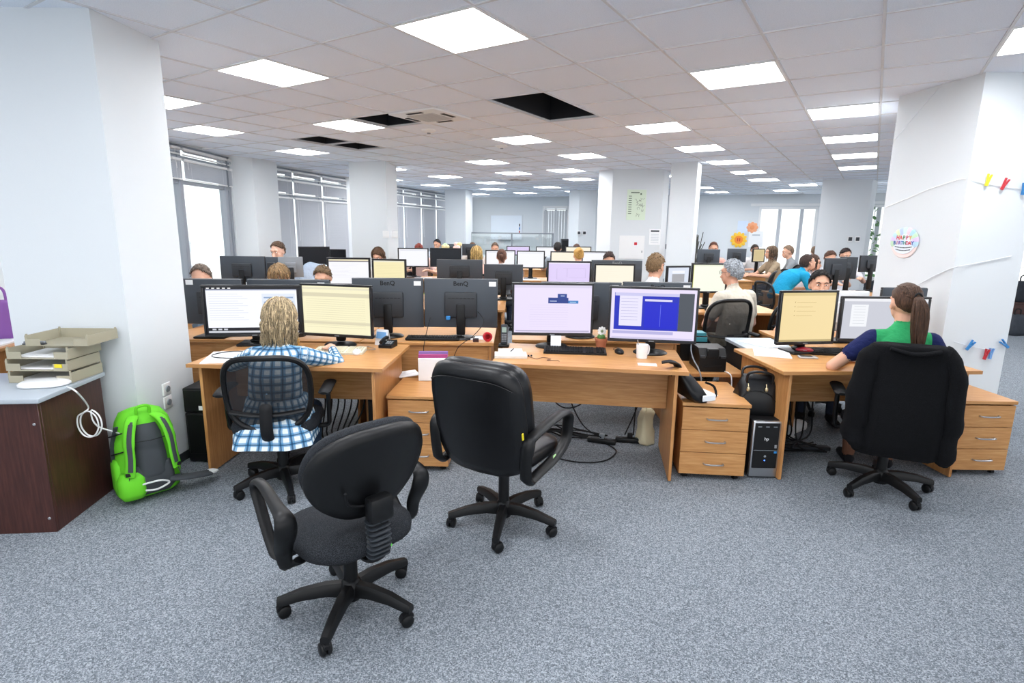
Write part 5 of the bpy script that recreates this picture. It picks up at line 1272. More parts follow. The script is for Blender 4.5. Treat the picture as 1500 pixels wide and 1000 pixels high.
# ------------------------------------------------------------------ people in those rows
pc = chair_mesh('plain dark office chair under a worker in the far rows', (-2.6, 5.25), PI, arms=False, group='chairs of the far workers', rot=.3, backh=.42, zc=.70)
_first = [True]
def worker(label, aim, rz_deg, chair=True, **k):
    k.setdefault('vox', .012)
    t = person(label, (0, 0), math.radians(rz_deg), aim=aim, **k)
    p = t.location
    if chair:
        if _first[0]: pc['label'] = 'office chair under the '+' '.join(label.split()[:12]); pc.location = (p.x, p.y, 0); pc.rotation_euler = (0, 0, math.radians(rz_deg)); _first[0] = False
        else: dup(pc, (p.x, p.y, 0), math.radians(rz_deg), 'office chair under the '+' '.join(label.split()[:12]))
    return t
D = ((-.18, .36, .80), (.18, .36, .80))
worker('man with receding grey brown hair peeking over the leftmost monitor', (290, 387, 5.05), 180, hands=D, hair=('receding', '6f6258'), lean=6, head=(8, 18, 0), skinc='d6a78f', shirt='8aa0b4')
worker('curly sandy haired man bent behind the left monitors', (405, 388, 5.1), 180, hands=D, hair=('curly', '8b7150', 150, .02), lean=8, head=(0, 22, 0), shirt='54606e', skinc='d9ab92')
worker('brown haired worker low behind the white spreadsheet screen', (470, 391, 5.6), 178, hands=D, hair=('short', '6b573f'), lean=10, head=(0, 20, 0), shirt='7c8894')
worker('dark haired man whose eyes show above the beige screen', (1203, 395, 4.98), 165, hands=D, hair=('short', '1d1716', 420), lean=3, head=(0, 2, 0), shirt='e3e5e8', skinc='d3a287', vox=.008)
chg = chair_mesh('mesh chair with tall frame behind the grey haired man', (1.98, 5.42), math.radians(14), rot=.2, backh=.46, zc=.76)
worker('grey haired man in beige shirt with folded arms, seen from behind', (1074, 379, 5.62), 24, chair=False, hands=((-.10, .26, .74), (.10, .22, .70)), hair=('short', '9aa0a6', 380), lean=5, slouch=.05, s=1.04, head=(14, 4, 0), shirt='cbc3b4', pants='b8ad98', belly=.05, skinc='cf9d85', glasses=True, vox=.009)
chair_mesh('grey fabric chair between grey haired man and beige screen', (2.55, 5.55), math.radians(30), rot=.6, backh=.5, zc=.72).children
worker('fair haired man in white T-shirt turned to the right', (962, 370, 5.45), -45, hands=((-.2, .4, .8), (.15, .42, .8)), hair=('short', '7d6448'), lean=6, slouch=.04, s=1.0, head=(4, 6, 0), shirt='eef0f2', skinc='d9a78c', vox=.009)
worker('dark haired man with lowered eyes by the window pillar', (404, 353, 7.75), 150, hands=D, hair=('short', '5a4636'), lean=4, head=(15, 14, 0), shirt='dfe8ee', skinc='dcb09a', s=1.04, vox=.009)
worker('brown haired woman bent behind the yellow table screen', (552, 363, 8.2), 170, hands=D, hair=('long', '5e4634', 90, .18), lean=10, head=(0, 22, 0), shirt='d8d4ce', female=True)
worker('worker with reddish cap like hair by the third window', (613, 357, 11.2), 185, hands=D, hair=('short', '9a4a40'), lean=16, head=(0, 30, 0), shirt='e7c9c2')
worker('black haired worker against the third window\'s last bay', (640, 350, 13.6), 180, hands=D, hair=('short', '14161c'), lean=4, head=(-20, 14, 0), shirt='c8d0da')
worker('long haired blonde woman with pink top, from behind', (698, 360, 9.15), 8, hands=D, hair=('long', 'cfae72', 110, .24), lean=6, shirt='e6b9a8', female=True, sleeve='none')
worker('brown ponytailed person in white top before a white screen', (735, 364, 9.2), -2, hands=D, hair=('pony', '6a4a3c', 30, .14), lean=4, shirt='eceef0', female=True)
worker('worker in front of the dark far chair, head bowed', (725, 355, 12.95), 180, hands=D, hair=('short', '6e5a4c'), lean=6, head=(0, 18, 0), shirt='cfc6c0')
worker('brown haired head just above the far left desk', (692, 355, 13.3), 180, hands=D, hair=('short', '6a4d3a'), lean=8, head=(0, 22, 0), shirt='b9b2aa')
worker('dark haired man with broad head facing the far screens', (817, 354, 12.1), 0, hands=D, hair=('short', '2b2826'), lean=4, shirt='9aa2aa')
worker('blonde woman with hair bun facing the wide white screens', (848, 362, 9.15), 4, hands=D, hair=('bun', 'c79a55'), lean=6, shirt='f0d9c0', female=True)
worker('dark haired worker bowed beside the middle pillar', (893, 369, 8.15), 176, hands=D, hair=('short', '3a2b28'), lean=10, head=(0, 24, 0), shirt='a8acb8')
worker('brown haired head low in front of the distant pillar', (845, 357, 13.4), 180, hands=D, hair=('short', '6a4f44'), lean=10, head=(0, 20, 0), shirt='b8b2b0')
worker('auburn haired man facing us beside the dark twigs', (1046, 354, 11.3), 176, hands=D, hair=('short', '5a3526'), lean=2, head=(-10, 6, 0), shirt='d9a59a', s=1.06, vox=.009)
worker('dark haired head above the small beige screen', (1107, 358, 12.8), 180, hands=D, hair=('short', '3c332e'), lean=8, head=(0, 16, 0), shirt='d8d8d8')
worker('brown haired woman in khaki top typing, side view', (1131, 360, 10.9), 95, hands=((-.1, .45, .80), (.1, .45, .80)), hair=('long', '6a5746', 80, .2), lean=6, shirt='9c8a72', female=True, s=1.0, vox=.009)
worker('man in grey shirt leaning behind the khaki woman', (1154, 359, 11.6), 70, hands=((-.1, .42, .8), (.15, .42, .8)), hair=('short', '8a7360'), lean=16, head=(20, 10, 0), shirt='8f9498', s=1.06)
worker('boy in teal shirt leaning forward onto the orange desk', (1179, 373, 8.2), -82, hands=((-.12, .52, .80), (.08, .55, .80)), hair=('short', '3d2e28'), lean=42, slouch=.06, head=(0, -22, 0), shirt='1b8fb8', s=1.0, vox=.009, pants='27313c')
worker('brown haired girl with glasses beside the teal boy', (1192, 373, 9.0), -118, hands=((-.1, .45, .82), (.1, .3, 1.0)), hair=('long', '4a362c', 80, .16), lean=10, head=(-10, 0, 0), shirt='d9d2d4', female=True, glasses=True, vox=.009)
worker('far ponytailed woman before the bright back window', (1194, 360, 14.2), -30, hands=D, hair=('pony', '7a6452', 24, .16), lean=2, shirt='e9e2da', female=True)
worker('brown haired worker behind the black monitors, left of two', (1219, 367, 9.9), 182, hands=D, hair=('short', '54382a'), lean=6, head=(0, 18, 0), shirt='b8bcc4', s=1.05)
worker('very dark haired worker behind the black monitors, right of two', (1241, 363, 10.7), 178, hands=D, hair=('short', '2a1c1c'), lean=4, head=(0, 16, 0), shirt='e6e4ea', s=1.08)
# big dark far chair, black chair by window, black chairs on the right
ec = chair_exec('tall black leather chair behind the far bowed worker', (gy(730, 370, 13.45).x, 13.45), PI)
ec2 = chair_exec('black chair at the third window beside the red haired worker', (gy(601, 370, 11.9).x, 11.9), PI+.4)
cm = chair_mesh('black curved mesh chair beside the khaki woman', (gy(1106, 420, 9.3).x, 9.3), math.radians(60), rot=.3)
cm2 = chair_mesh('black chair behind the man in grey shirt', (gy(1147, 400, 11.1).x, 11.1), math.radians(80), rot=.5)
gc = chair_mesh('low black chair before the third row desk', (gy(572, 405, 8.9).x, 8.9), math.radians(10), rot=.3, backh=.4, zc=.70)
t = thing('green_crate', 'lime green tray on the floor side shelf in the middle gap', 'crate', (gy(627, 407, 8.9).x, 8.9, 0), 0)
MB().prism(rr(.5, .4, .05, 4) and [(p[0], p[1]) for p in rr(.5, .4, .05, 4)], .0, .46).build('stand', BLKM, t); MB().loft([[(x*f, y*f, z) for (x, y, _) in rr(.50, .42, .06, 5)] for f, z in ((.8, .46), (1, .56), (1.03, .565), (.97, .56), (.78, .475))]).build('tray', GREENF, t)
# ------------------------------------------------------------------ things by the left pillar
TRAY = mat('smoky_tray_plastic', 'b3ad97', .25); TRAY.node_tree.nodes['Principled BSDF'].inputs['Alpha'].default_value = .82
for k, (x, y, r, lab) in enumerate(((-2.60, 3.10, .03, 'smoky letter tray at the bottom of the stack by the pillar'), (-2.61, 3.105, .01, 'smoky letter tray second from the bottom, yellow tab inside'), (-2.60, 3.11, .0, 'smoky letter tray third in the stack, stapler lying on it'), (-2.52, 3.15, .02, 'smoky letter tray on top, pushed back against the pillar'))):
    t = thing('letter_tray', lab, 'letter tray', (x, y, .7425+k*.066), r, 'stacked letter trays')
    b = MB(); b.box2((-.17, -.125, 0), (.17, .125, .004)); b.box2((-.17, -.125, .004), (-.166, .125, .058), .001); b.box2((.166, -.125, .004), (.17, .125, .058), .001); b.box2((-.166, .121, .004), (.166, .125, .058)); b.box2((-.166, -.125, .004), (-.09, -.121, .04)); b.box2((.09, -.125, .004), (.166, -.121, .04)); b.build('tray', TRAY, t)
    for (px, py) in ((-.163, -.118), (.163, -.118), (-.163, .118), (.163, .118)): MB().box2((px-.004, py-.004, .004), (px+.004, py+.004, .066)).build('riser_post', TRAY, t)
    if k < 3: MB().box2((-.14, -.10, .0045), (.12, .11, .012)).build('papers', PAPER, t)
    if k == 1: MB().box2((.10, -.128, .02), (.14, -.1255, .04)).build('yellow_tab', YEL, t)
t = thing('stapler', 'dark flat stapler lying on the letter trays', 'stapler', (-2.66, 3.05, .7425+3*.066+.002), .05)
MB().box2((-.06, -.012, 0), (.06, .012, .008), .002).build('base', BLKD, t); MB().box2((-.055, -.010, .008), (.06, .010, .02), .004).build('arm', GREYP, t)
t = thing('wireless_router', 'white oval wireless access point on the dark cabinet', 'router', (gz(66, 563, .745).x, gz(66, 563, .745).y, .7405), .25)
MB().loft([[(x*f, y*f, z) for (x, y, _) in rr(.24, .15, .072, 8)] for f, z in ((.9, 0), (1, .006), (1, .016), (.9, .026), (.6, .031), (.1, .032))]).build('shell', WHITEP, t)
t = thing('cable', 'white looped network cable hanging down the dark cabinet side', 'cable', (0, 0, 0), 0)
q0 = gz(98, 566, .755); fy = lambda px, py: gy(px, py, 2.98)
pts = [q0, gz(104, 574, .75)+V((.03, 0, .0)), fy(103, 595)+V((.10, 0, 0))]
cx_, cz_ = fy(104, 620).x+.10, fy(104, 620).z
for k in range(15): a = PI/2+k*2*PI/7; pts.append(V((cx_+.055*math.cos(a)+.004*k*.3, 2.96+.002*k, cz_+.075*math.sin(a))))
pts += [V((cx_+.03, 3.0, cz_-.02)), V((cx_+.10, 3.12, cz_-.13)), V((-2.33, 3.24, .22)), V((-2.295, 3.27, .12))]
pts = [V((max(p.x, -2.40+.104*0-(p.y-2.71)*.105+.012) if i > 1 else p.x, p.y, p.z)) for i, p in enumerate(pts)]
MB().tube(smooth_path(pts, 5), .0042, 6).build('cord', WHITEP, t)
t = thing('power_socket', 'white double wall socket on the left pillar above the backpack', 'socket', (-2.285, 3.56, .50), PI/2)
for k, z in enumerate((-.045, .045)):
    MB().box2((-.04, -.012, z-.04), (.04, .0, z+.04), .004, 2).build('plate', WHITEP, t); MB().lathe([(.0, -.008), (.02, -.008), (.022, 0)], 14, T(0, -.012, z) @ Rx(-PI/2)).build('socket_well', GREYP, t)
# backpack
t = thing('backpack', 'lime green and charcoal hiking backpack leaning at the left pillar', 'backpack', (-2.185, 3.17, 0), math.radians(44)); t.scale = (1.1, 1.1, 1.08)
tb = T(0, 0, .0) @ Rx(math.radians(-7))
b = MB(); R = []
for (z, w, d, y) in ((.012, .20, .16, .01), (.03, .27, .21, .01), (.12, .30, .235, .015), (.25, .29, .225, .02), (.36, .275, .20, .02), (.43, .25, .17, .025), (.475, .19, .12, .03), (.495, .09, .06, .03)):
    R.append([(x*(1+.03*math.sin(z*40+y2*30)), y2+y+.006*math.sin(x*50+z*25), z) for (x, y2, _) in rr(w, d, min(w, d)*.42, 7)])
b.loft(R, m=tb); b.build('body', GREENF, t, 80)
b = MB(); R = []
for (z, w, y) in ((.10, .10, -.102), (.14, .15, -.113), (.25, .14, -.112), (.36, .12, -.10), (.41, .09, -.085)): R.append([(-w/2, y+.02, z), (-w/2, y, z), (-w/4, y-.012, z), (w/4, y-.012, z), (w/2, y, z), (w/2, y+.02, z)])
b.loft(R, m=tb); b.build('back_panel', GREYF, t, 80)
for sx in (-1, 1):
    b = MB(); pth = smooth_path([(sx*.05, -.06, .455), (sx*.075, -.115, .425), (sx*.095, -.138, .34), (sx*.10, -.14, .24), (sx*.11, -.13, .15)], 5); b.tube(pth, [.030]*12+[.026]*(len(pth)-12), 10, flat=.35, m=tb); b.build('shoulder_strap', GREENF, t, 80)
    b = MB(); b.tube([p+V((0, -.011, 0)) for p in pth[3:-2]], .012, 8, flat=.35, m=tb); b.build('strap_webbing', GREYF, t, 80)
    MB().box2((sx*.11-.018, -.142, .155), (sx*.11+.018, -.122, .175), .003, m=tb).build('buckle', BLK, t)
    MB().tube(smooth_path([(sx*.11, -.13, .155), (sx*.125, -.12, .10), (sx*.135, -.09, .07)]), .008, 6, flat=.3, m=tb).build('lower_webbing', GREYF, t)
b = MB(); b.tube(smooth_path([(.08, -.10, .085), (.16, -.125, .075), (.24, -.10, .06), (.275, -.075, .055)], 5), [.048]*6+[.045]*6+[.04]*4, 10, flat=.3, m=tb); b.build('hip_belt', GREYF, t, 80)
b = MB(); b.tube([(.262, -.085, .055), (.30, -.06, .055)], [.042, .038], 10, flat=.3, m=tb); b.build('belt_tip', mat('pale_webbing', 'd5d8d6', .8), t)
b = MB(); R = []
for (z, k) in ((.02, .7), (.05, 1), (.13, 1), (.165, .7)): R.append([(x*k-.10, y*k-.09, z) for (x, y, _) in rr(.13, .09, .04, 5)])
b.loft(R, m=tb); b.build('hip_pocket', GREENF, t, 80)
for z in (.12, .27, .37): MB().tube(smooth_path([(-.085, -.10, z+.02), (-.145, -.04, z), (-.15, .06, z-.02)]), .009, 6, flat=.4, m=tb).build('side_strap', BLKM, t)
MB().tube(smooth_path([(-.13, -.07, .42), (-.15, .0, .30), (-.145, .07, .1)]), .012, 6, flat=.4, m=tb).build('side_seam', GREYF, t)
b = MB(); R = []
for (z, k) in ((.03, .7), (.06, 1), (.16, 1), (.2, .85)): R.append([(x*k+.0, y*k-.085, z) for (x, y, _) in rr(.20, .07, .03, 5)])
b.loft(R, m=tb); b.build('lumbar_pad', GREYF, t, 80)
MB().tube(smooth_path([(-.06, -.128, .095), (.02, -.15, .10), (.06, -.14, .075), (.0, -.145, .055), (-.05, -.13, .06)]), .005, 6, m=tb).build('white_cord', mat('pale_webbing', 'd5d8d6', .8), t)
MB().tube(smooth_path([(-.03, -.05, .465), (-.025, -.06, .505), (.025, -.06, .505), (.03, -.05, .465)]), .008, 8, m=tb).build('haul_loop', GREENF, t)
MB().tube(smooth_path([(-.09, -.13, .335), (0, -.15, .33), (.09, -.13, .335)]), .006, 6, flat=.4, m=tb).build('chest_strap', BLKM, t)
b = MB(); R = []
for (z, k) in ((.03, .8), (.07, 1), (.2, .95), (.23, .7)): R.append([(x*k-.13, y*k+.02, z) for (x, y, _) in rr(.07, .14, .03, 4)])
b.loft(R, m=tb); b.build('side_pocket', GREENF, t, 80)
# slice of another work place at the far left edge
fdesk('desk glimpsed at the left picture edge behind the pillar', -5.3+.7, -3.35, 3.9, group=None) if False else desk('desk glimpsed at the left edge beyond the pillar', (-4.6, 3.62), (-3.56, 3.62), .68, modesty=(.3, .72, .6))
sheet('white papers on the desk glimpsed at the left edge', (-3.78, 3.95, .75), .2, .3, .3, 10, 'paper_stack', lines=5)
t = thing('bag', 'violet cloth bag standing on the desk at the left edge', 'bag', (-3.87, 4.14, .75), .3)
VIO = mat('violet_cloth', '8d5aa5', .8)
MB().loft([[(x*f, y*f, z) for (x, y, _) in rr(.34, .18, .06, 5)] for f, z in ((.9, 0), (1, .05), (1, .2), (.9, .27), (.5, .29))]).build('body', VIO, t, 80); MB().tube(smooth_path([(-.08, 0, .28), (-.06, 0, .38), (.06, 0, .38), (.08, 0, .28)]), .01, 8).build('handle', VIO, t)

# ------------------------------------------------------------------ under the desks
t = thing('cable_bundle', 'black tangle of cables on the carpet under the middle desk', 'cables', (.43, 4.22, .0), -.25)
r = random.Random(4)
for k in range(9):
    y0 = r.uniform(-.05, .05); z0 = r.uniform(.008, .05)
    MB().tube(smooth_path([(-.2+.02*k*.3, y0, z0), (-.1, y0+r.uniform(-.04, .04), z0+.02), (.0, y0+r.uniform(-.04, .04), z0+r.uniform(-.005, .03)), (.12, y0+r.uniform(-.04, .04), z0), (.24+r.uniform(0, .1), y0+r.uniform(-.05, .05), .008)]), .006, 6).build('cord', BLKM, t)
for (x, y, rz, lab) in ((.70, 4.08, -.35, 'black power strip with plugs left of the cream bag'), (.92, 4.10, -.2, 'black power strip beside the cream bag')):
    t = thing('power_strip', lab, 'power strip', (x, y, 0), rz)
    MB().box2((-.11, -.027, 0), (.11, .027, .036), .008, 2).build('case', BLK, t)
    for k in range(3): MB().cyl((-.07+k*.065, 0, .034), .017, .004, 12).build('outlet', BLKD, t)
    MB().box2((-.02, -.018, .036), (.02, .018, .075), .008, 2).build('plug', BLKM if lab.endswith('bag') and 'left' not in lab else GREYP, t)
for k, (pts, lab) in enumerate((([(.36, 4.2, .7), (.42, 4.05, .5), (.45, 3.98, .34), (.55, 4.0, .16), (.69, 4.06, .05)], 'black cable dropping from middle desk to the left power strip'), ([(.95, 4.19, .7), (.96, 4.14, .35), (.95, 4.12, .05)], 'black cable falling straight to the power strip by the bag'), ([(.99, 4.19, .7), (.985, 4.12, .36), (.88, 4.1, .06)], 'second black cable crossing down to the power strip by the bag'), ([(.22, 4.19, .7), (.32, 4.0, .36), (.5, 3.98, .33), (.7, 4.15, .5), (.75, 4.19, .7)], 'thin black cable sagging in an arc under the middle desk'), ([(.2, 3.85, .006), (.45, 3.7, .006), (.66, 3.72, .006), (.78, 3.9, .006), (.72, 4.05, .01)], 'black cable lying in a curve on the carpet under the middle desk'))):
    t = thing('cable', lab, 'cable', (0, 0, 0)); MB().tube(smooth_path(pts), .005, 6).build('cord', BLKM, t)
t = thing('paper_bag', 'crumpled cream bag on the floor at the middle desk\'s side panel', 'bag', (1.035, 4.10, 0), .2)
b = MB(); R = []
for (z, f) in ((.0, .9), (.02, 1), (.1, .95), (.18, .75), (.25, .8), (.27, .6)): R.append([(x*f+.012*math.sin(y*70+z*40), y*f+.01*math.sin(x*60+z*55), z) for (x, y, _) in rr(.11, .14, .03, 6)])
b.loft(R); b.build('body', mat('cream_paper', 'd8cfae', .85), t, 180)
MB().tube(smooth_path([(-.02, -.04, .26), (-.02, -.05, .32), (.03, -.05, .32), (.03, -.04, .26)]), .004, 6).build('handle', mat('cream_paper', 'd8cfae', .85), t)
tower('black computer tower in the dark under the left desk', (-.98, 3.98, 0), .05, .17, .16, .36, marks=False, trim=BLK)
t = thing('cable_bundle', 'tangled cables and plugs under the left desk', 'cables', (-1.25, 4.0, 0), 0)
for k in range(7):
    MB().tube(smooth_path([(-.2+k*.05, .12, .62), (-.17+k*.05, .10, .3), (-.15+k*.03, .02*k-.06, .08), (r.uniform(-.1, .1), r.uniform(-.1, .1), .02), (.2, r.uniform(-.12, .12), .01)]), .006, 6).build('cord', BLKM, t)
for (x, y, rz, lab) in ((2.16, 4.32, .6, 'white trainer under the right desk, toe to the left'), (2.36, 4.42, -.9, 'white trainer under the right desk lying beside its pair')):
    t = thing('shoe', lab, 'shoe', (x, y, 0), rz)
    b = MB(); R = []
    for (y_, w, h) in ((-.13, .05, .07), (-.10, .07, .085), (-.03, .075, .085), (.04, .085, .065), (.10, .09, .05), (.14, .06, .035)): R.append([(-w/2, y_, .018), (-w/2, y_, .018+h*.6), (-w/4, y_, .018+h), (w/4, y_, .018+h), (w/2, y_, .018+h*.6), (w/2, y_, .018)])
    b.loft(R); b.build('upper', PAPER, t, 60); b = MB(); b.loft([[(-w/2, y_, 0), (-w/2, y_, .02), (w/2, y_, .02), (w/2, y_, 0)] for (y_, w) in ((-.135, .055), (-.1, .078), (0, .085), (.09, .098), (.145, .06))]); b.build('sole', WHITEP, t)
t = thing('cable_bundle', 'dark jumble of cables and a strip under the right desk', 'cables', (2.1, 4.02, 0), 0)
for k in range(8): MB().tube(smooth_path([(-.22+k*.06, .14, .62), (-.2+k*.055, .12-.01*k, .3), (-.12+k*.03, .05-.02*k, .12), (r.uniform(-.2, .2), r.uniform(-.12, .1), .03), (.25, r.uniform(-.1, .1), .01)]), .006, 6).build('cord', BLKM, t)
MB().box2((-.05, -.06, .0), (.30, .0, .03), .006).build('strip', BLKD, t)

# ------------------------------------------------------------------ right pillar: plaque, cords, pegs
PA, PB, PC_ = V((3.36, 4.3, 0)), V((3.25, 5.05, 0)), V((3.87, 4.3, 0))
def onface(px, py, A, B, off=.008):
    d = ray(px, py); n = V(((B-A).y, -(B-A).x, 0)).normalized()
    if n.dot(V((0, 0, 0))-A) < 0: n = -n
    t_ = n.dot(A)/n.dot(V((d.x, d.y, 0))); return V((0, 0, CH))+d*t_+n*off, n
p, n = onface(1326, 357, PA, PB, .004)
t = thing('birthday_plaque', 'round happy birthday sign with pastel balloons on right pillar', 'sign', p, math.atan2(n.y, n.x)+PI/2)
PIN = mat('pale_pink_card', 'f3dcd8', .7)
MB().lathe([(0, 0), (.115, 0), (.118, .003), (.115, .006), (0, .006)], 36, MX.Diagonal((1.12, 1, 1.0, 1)) @ Rx(PI/2)).build('board', PIN, t)
pas = ['b9dcf0', 'd7c4ea', 'c5e6c6', 'a9d2f2', 'f3d0dd', 'cfe9ea', 'b8c8f0', 'd9edc0']
for k in range(11):
    a = math.radians(-10+k*20); MB().ell((.108*math.cos(a), -.008, .02+.085*math.sin(a)), (.036, .006, .034), None, 14, 8).build('balloon', mat('pastel_'+pas[k % 8], pas[k % 8], .6), t)
MB().lathe([(0, 0), (.112, 0), (.112, .003), (0, .003)], 30, T(0, -.0085, .012) @ MX.Diagonal((1.05, 1, .86, 1)) @ Rx(PI/2)).build('pale_oval', mat('oval_pale_blue', 'e2eaf3', .7), t)
cols = ['cf3f4a', 'd65a3a', '3f8f4a', 'd04a6e', 'e0a52f', '4257b8', 'c23b7a', '7a4aa8', '3a7fc0', '2f9a8a', 'd04a6e', 'cf3f4a', '3f4fb0']
for k, ch in enumerate('HAPPY'): text(MB(), ch, .045, T(-.062+k*.031, -.0158, .05) @ Rx(PI/2), bold=.03).build('letter', mat('ink_'+cols[k], cols[k], .6), t)
for k, ch in enumerate('BIRTHDAY'): text(MB(), ch, .041, T(-.091+k*.026, -.0158, .006) @ Rx(PI/2), bold=.03).build('letter', mat('ink_'+cols[5+k], cols[5+k], .6), t)
dm = MB().box((0, 0, 0), (.007, .002, .008)).mesh('printed_mark', INK)
for row, (z, nn) in enumerate(((-.032, 14), (-.055, 12), (-.078, 8))):
    for k in range(nn): inst('printed_mark', dm, t, ((k-(nn-1)/2)*.0125, -.0125 if row < 2 else -.008, z-.03*(((k-(nn-1)/2)/nn*2)**2)*-.3))
def pcord(label, pl_, m=WHITEP, rad=.003):
    t = thing('cord', label, 'cord', (0, 0, 0)); pts = []
    for (px, py) in pl_:
        corner = 1440-(py-105)*.12
        pts.append(onface(px, py, PA, PB, .01)[0] if px <= corner else onface(px, py, PA, PC_, .01)[0])
    MB().tube(pts, rad, 6).build('line', m, t); return t
pcord('white string across the right pillar holding yellow and red pegs', [(1298, 304), (1330, 291), (1360, 278), (1395, 266), (1411, 262), (1424, 264), (1440, 268), (1472, 274), (1499, 277)])
pcord('thin white cable slanting across the right pillar behind the ponytail', [(1346, 417), (1370, 404), (1392, 394), (1405, 390), (1420, 387), (1460, 379), (1480, 375)], PALEM, .004)
pcord('thin cord slanting up the right pillar to the ceiling', [(1312, 205), (1345, 165), (1385, 119)], PALEM, .003)
pcord('string low on the right pillar holding blue and red pegs', [(1396, 500), (1417, 506), (1443, 511), (1468, 506)], PALEM, .0025)
def peg(label, px, py, ang, m, L=.085, m2=None):
    p, n = onface(px, py, PA, PC_, .022)
    t = thing('clothes_peg', label, 'peg', p, 0, 'coloured clothes pegs'); rt = Ry(math.radians(ang))
    for sx in (-1, 1):
        b = MB(); b.loft([[(sx*(.0045+max(0, z+.12)*.014)+u*.0042, v*.007, z*L) for (u, v) in ((-1, -1), (1, -1), (1, 1), (-1, 1))] for z in (-.5, -.12, .1, .5)], m=rt); b.build('jaw', m if sx < 0 or m2 is None else m2, t)
    MB().tube([(-.007, 0, .0), (.007, 0, .0)], .0055, 8, m=rt).build('spring', STEEL, t)
peg('yellow clothes peg on the upper string', 1444, 264, 12, YEL); peg('red clothes peg on the upper string', 1468, 270, 24, RED); peg('blue clothes peg at the upper string\'s right end', 1496, 277, 5, BLUE)
peg('blue clothes peg on the low string, leftmost', 1418, 505, 35, BLUE); peg('red clothes peg on the low string', 1441, 518, 12, RED); peg('slim blue peg touching the red peg', 1448, 517, 4, mat('pale_blue_plastic', '6f9fd8', .4)); peg('blue clothes peg on the low string, turned sideways', 1468, 503, -50, BLUE)
# right edge: shelf with plants far behind
t = thing('cabinet', 'brown low cabinet at the right picture edge', 'cabinet', (8.75, 9.2, 0), 0)
MB().box2((-.5, 0, .05), (.6, .5, .5), .004).build('carcass', WENGE, t); MB().box2((-.52, -.02, .5), (.62, .52, .53), .004).build('cabinet_top', WENGE, t); MB().box2((-.48, -.012, .07), (.04, .002, .48), .003).build('door', WENGE, t)
t = thing('potted_plant', 'dark leafy plant on the brown cabinet at the right edge', 'plant', (8.7, 9.35, .53), 0)
MB().lathe([(0, 0), (.10, 0), (.14, .2), (.12, .2), (0, .18)], 18).build('pot', BLKD, t)
lf = MB().loft([[(0, 0, 0), (.001, 0, 0), (.001, .0, .001)], [(-.03, .08, .01), (0, .08, .0), (.03, .08, .01)], [(-.03, .16, .0), (0, .16, -.01), (.03, .16, .0)], [(-.002, .24, -.04), (0, .24, -.04), (.002, .24, -.04)]]).mesh('leaf', mat('dark_leaf', '27402a', .5))
for k in range(26):
    a = k*2.4; inst('leaf', lf, t, (.03*math.cos(a), .03*math.sin(a), .2+.014*k), (.9-.03*k, 0, a))
for k, (x, z, c) in enumerate(((8.45, .53, '2b2f36'), (8.28, .0, '3a3f46'))):
    t = thing('bag', ['dark bag on the brown cabinet beside the plant', 'dark grey bag on the floor before the brown cabinet'][k], 'bag', (x, 9.1 if k else 9.3, z), .2)
    MB().loft([[(a*f, b_*f, q) for (a, b_, _) in rr(.3, .22, .06, 5)] for f, q in ((.9, 0), (1, .06), (.95, .25), (.6, .34))]).build('body', cloth(c), t, 80); MB().tube(smooth_path([(-.06, 0, .33), (-.05, 0, .42), (.05, 0, .42), (.06, 0, .33)]), .01, 6).build('handle', BLKM, t)
# ------------------------------------------------------------------ middle pillar and back wall fittings
def flat(name, label, cat, p, w, h, m, rz=0, th=.006):
    t = thing(name, label, cat, p, rz); MB().box2((-w/2, -th, -h/2), (w/2, 0, h/2), .001).build('sheet', m, t); return t
p = gy(932, 300, 10.915); t = flat('poster', 'tall pale green poster with dark line drawing on middle pillar', 'poster', p, .36, .56, mat('pale_green_paper', 'd5e3cf', .8))
b = MB(); r = random.Random(3)
for k in range(9): b.box((-.12, -.0066, .16-k*.04), (.06, .001, .012))
b.box((-.03, -.0066, .225), (.16, .001, .02)); b.box((.08, -.0066, .2), (.03, .001, .03))
for k in range(22):
    a = r.uniform(0, 6.28); x, z = .05+r.uniform(-.05, .07), r.uniform(-.2, .12); b.tube([(x, -.0065, z), (x+.03*math.cos(a), -.0065, z+.03*math.sin(a)), (x+.05*math.cos(a+.6), -.0065, z+.05*math.sin(a+.6))], .003, 4)
b.build('print', mat('grey_green_ink', '5f6f60', .8), t)
t = flat('notice', 'white notice with dark heading on the middle pillar', 'notice', gy(959, 347, 10.915), .22, .30, PAPER); MB().box((0, -.0065, .11), (.16, .001, .03)).build('heading', INK, t)
b = MB()
for k in range(6): b.box((0, -.0065, .05-k*.03), (.15, .001, .008))
b.build('print', PAPERG, t)
t = flat('service_hatch', 'white service hatch with red sticker on the middle pillar', 'hatch', gy(925, 362, 10.915), .48, .44, WHITEP, 0, .015); MB().tube([(.2, -.02, -.1), (.2, -.02, -.06)], .008, 6).build('latch', GREYP, t); MB().box2((.03, -.0165, .02), (.12, -.0152, .11)).build('sticker', PAPER, t); MB().box2((.045, -.018, .04), (.10, -.0166, .095)).build('red_symbol', RED, t)
p = gy(977, 361, 11.12); t = flat('switch_box', 'small black switch box at the middle pillar\'s right side', 'switch', p, .09, .10, BLKD, .6, .03)
for (px, py, Y, lab) in ((852, 341, 16.48, 'pair of dark wall sockets on the distant pillar'), (1250, 350, 12.33, 'pair of dark wall sockets on the right distant pillar'), (574, 343, 10.2, 'white switches on the pillar near the second window')):
    k0 = 574 == px; t = thing('wall_socket', lab, 'socket', gy(px, py, Y)+(V((0, -.01, 0)) if not k0 else V((-.0, -.12, 0))), 0)
    for sx in (-1, 1):
        MB().box2((sx*.08-.055, -.012, -.06), (sx*.08+.055, .0, .06), .004).build('plate', WHITEP, t); MB().box2((sx*.08-.04, -.018, -.04), (sx*.08+.04, -.01, .04), .004).build('insert', WHITEP if k0 else BLKD, t)
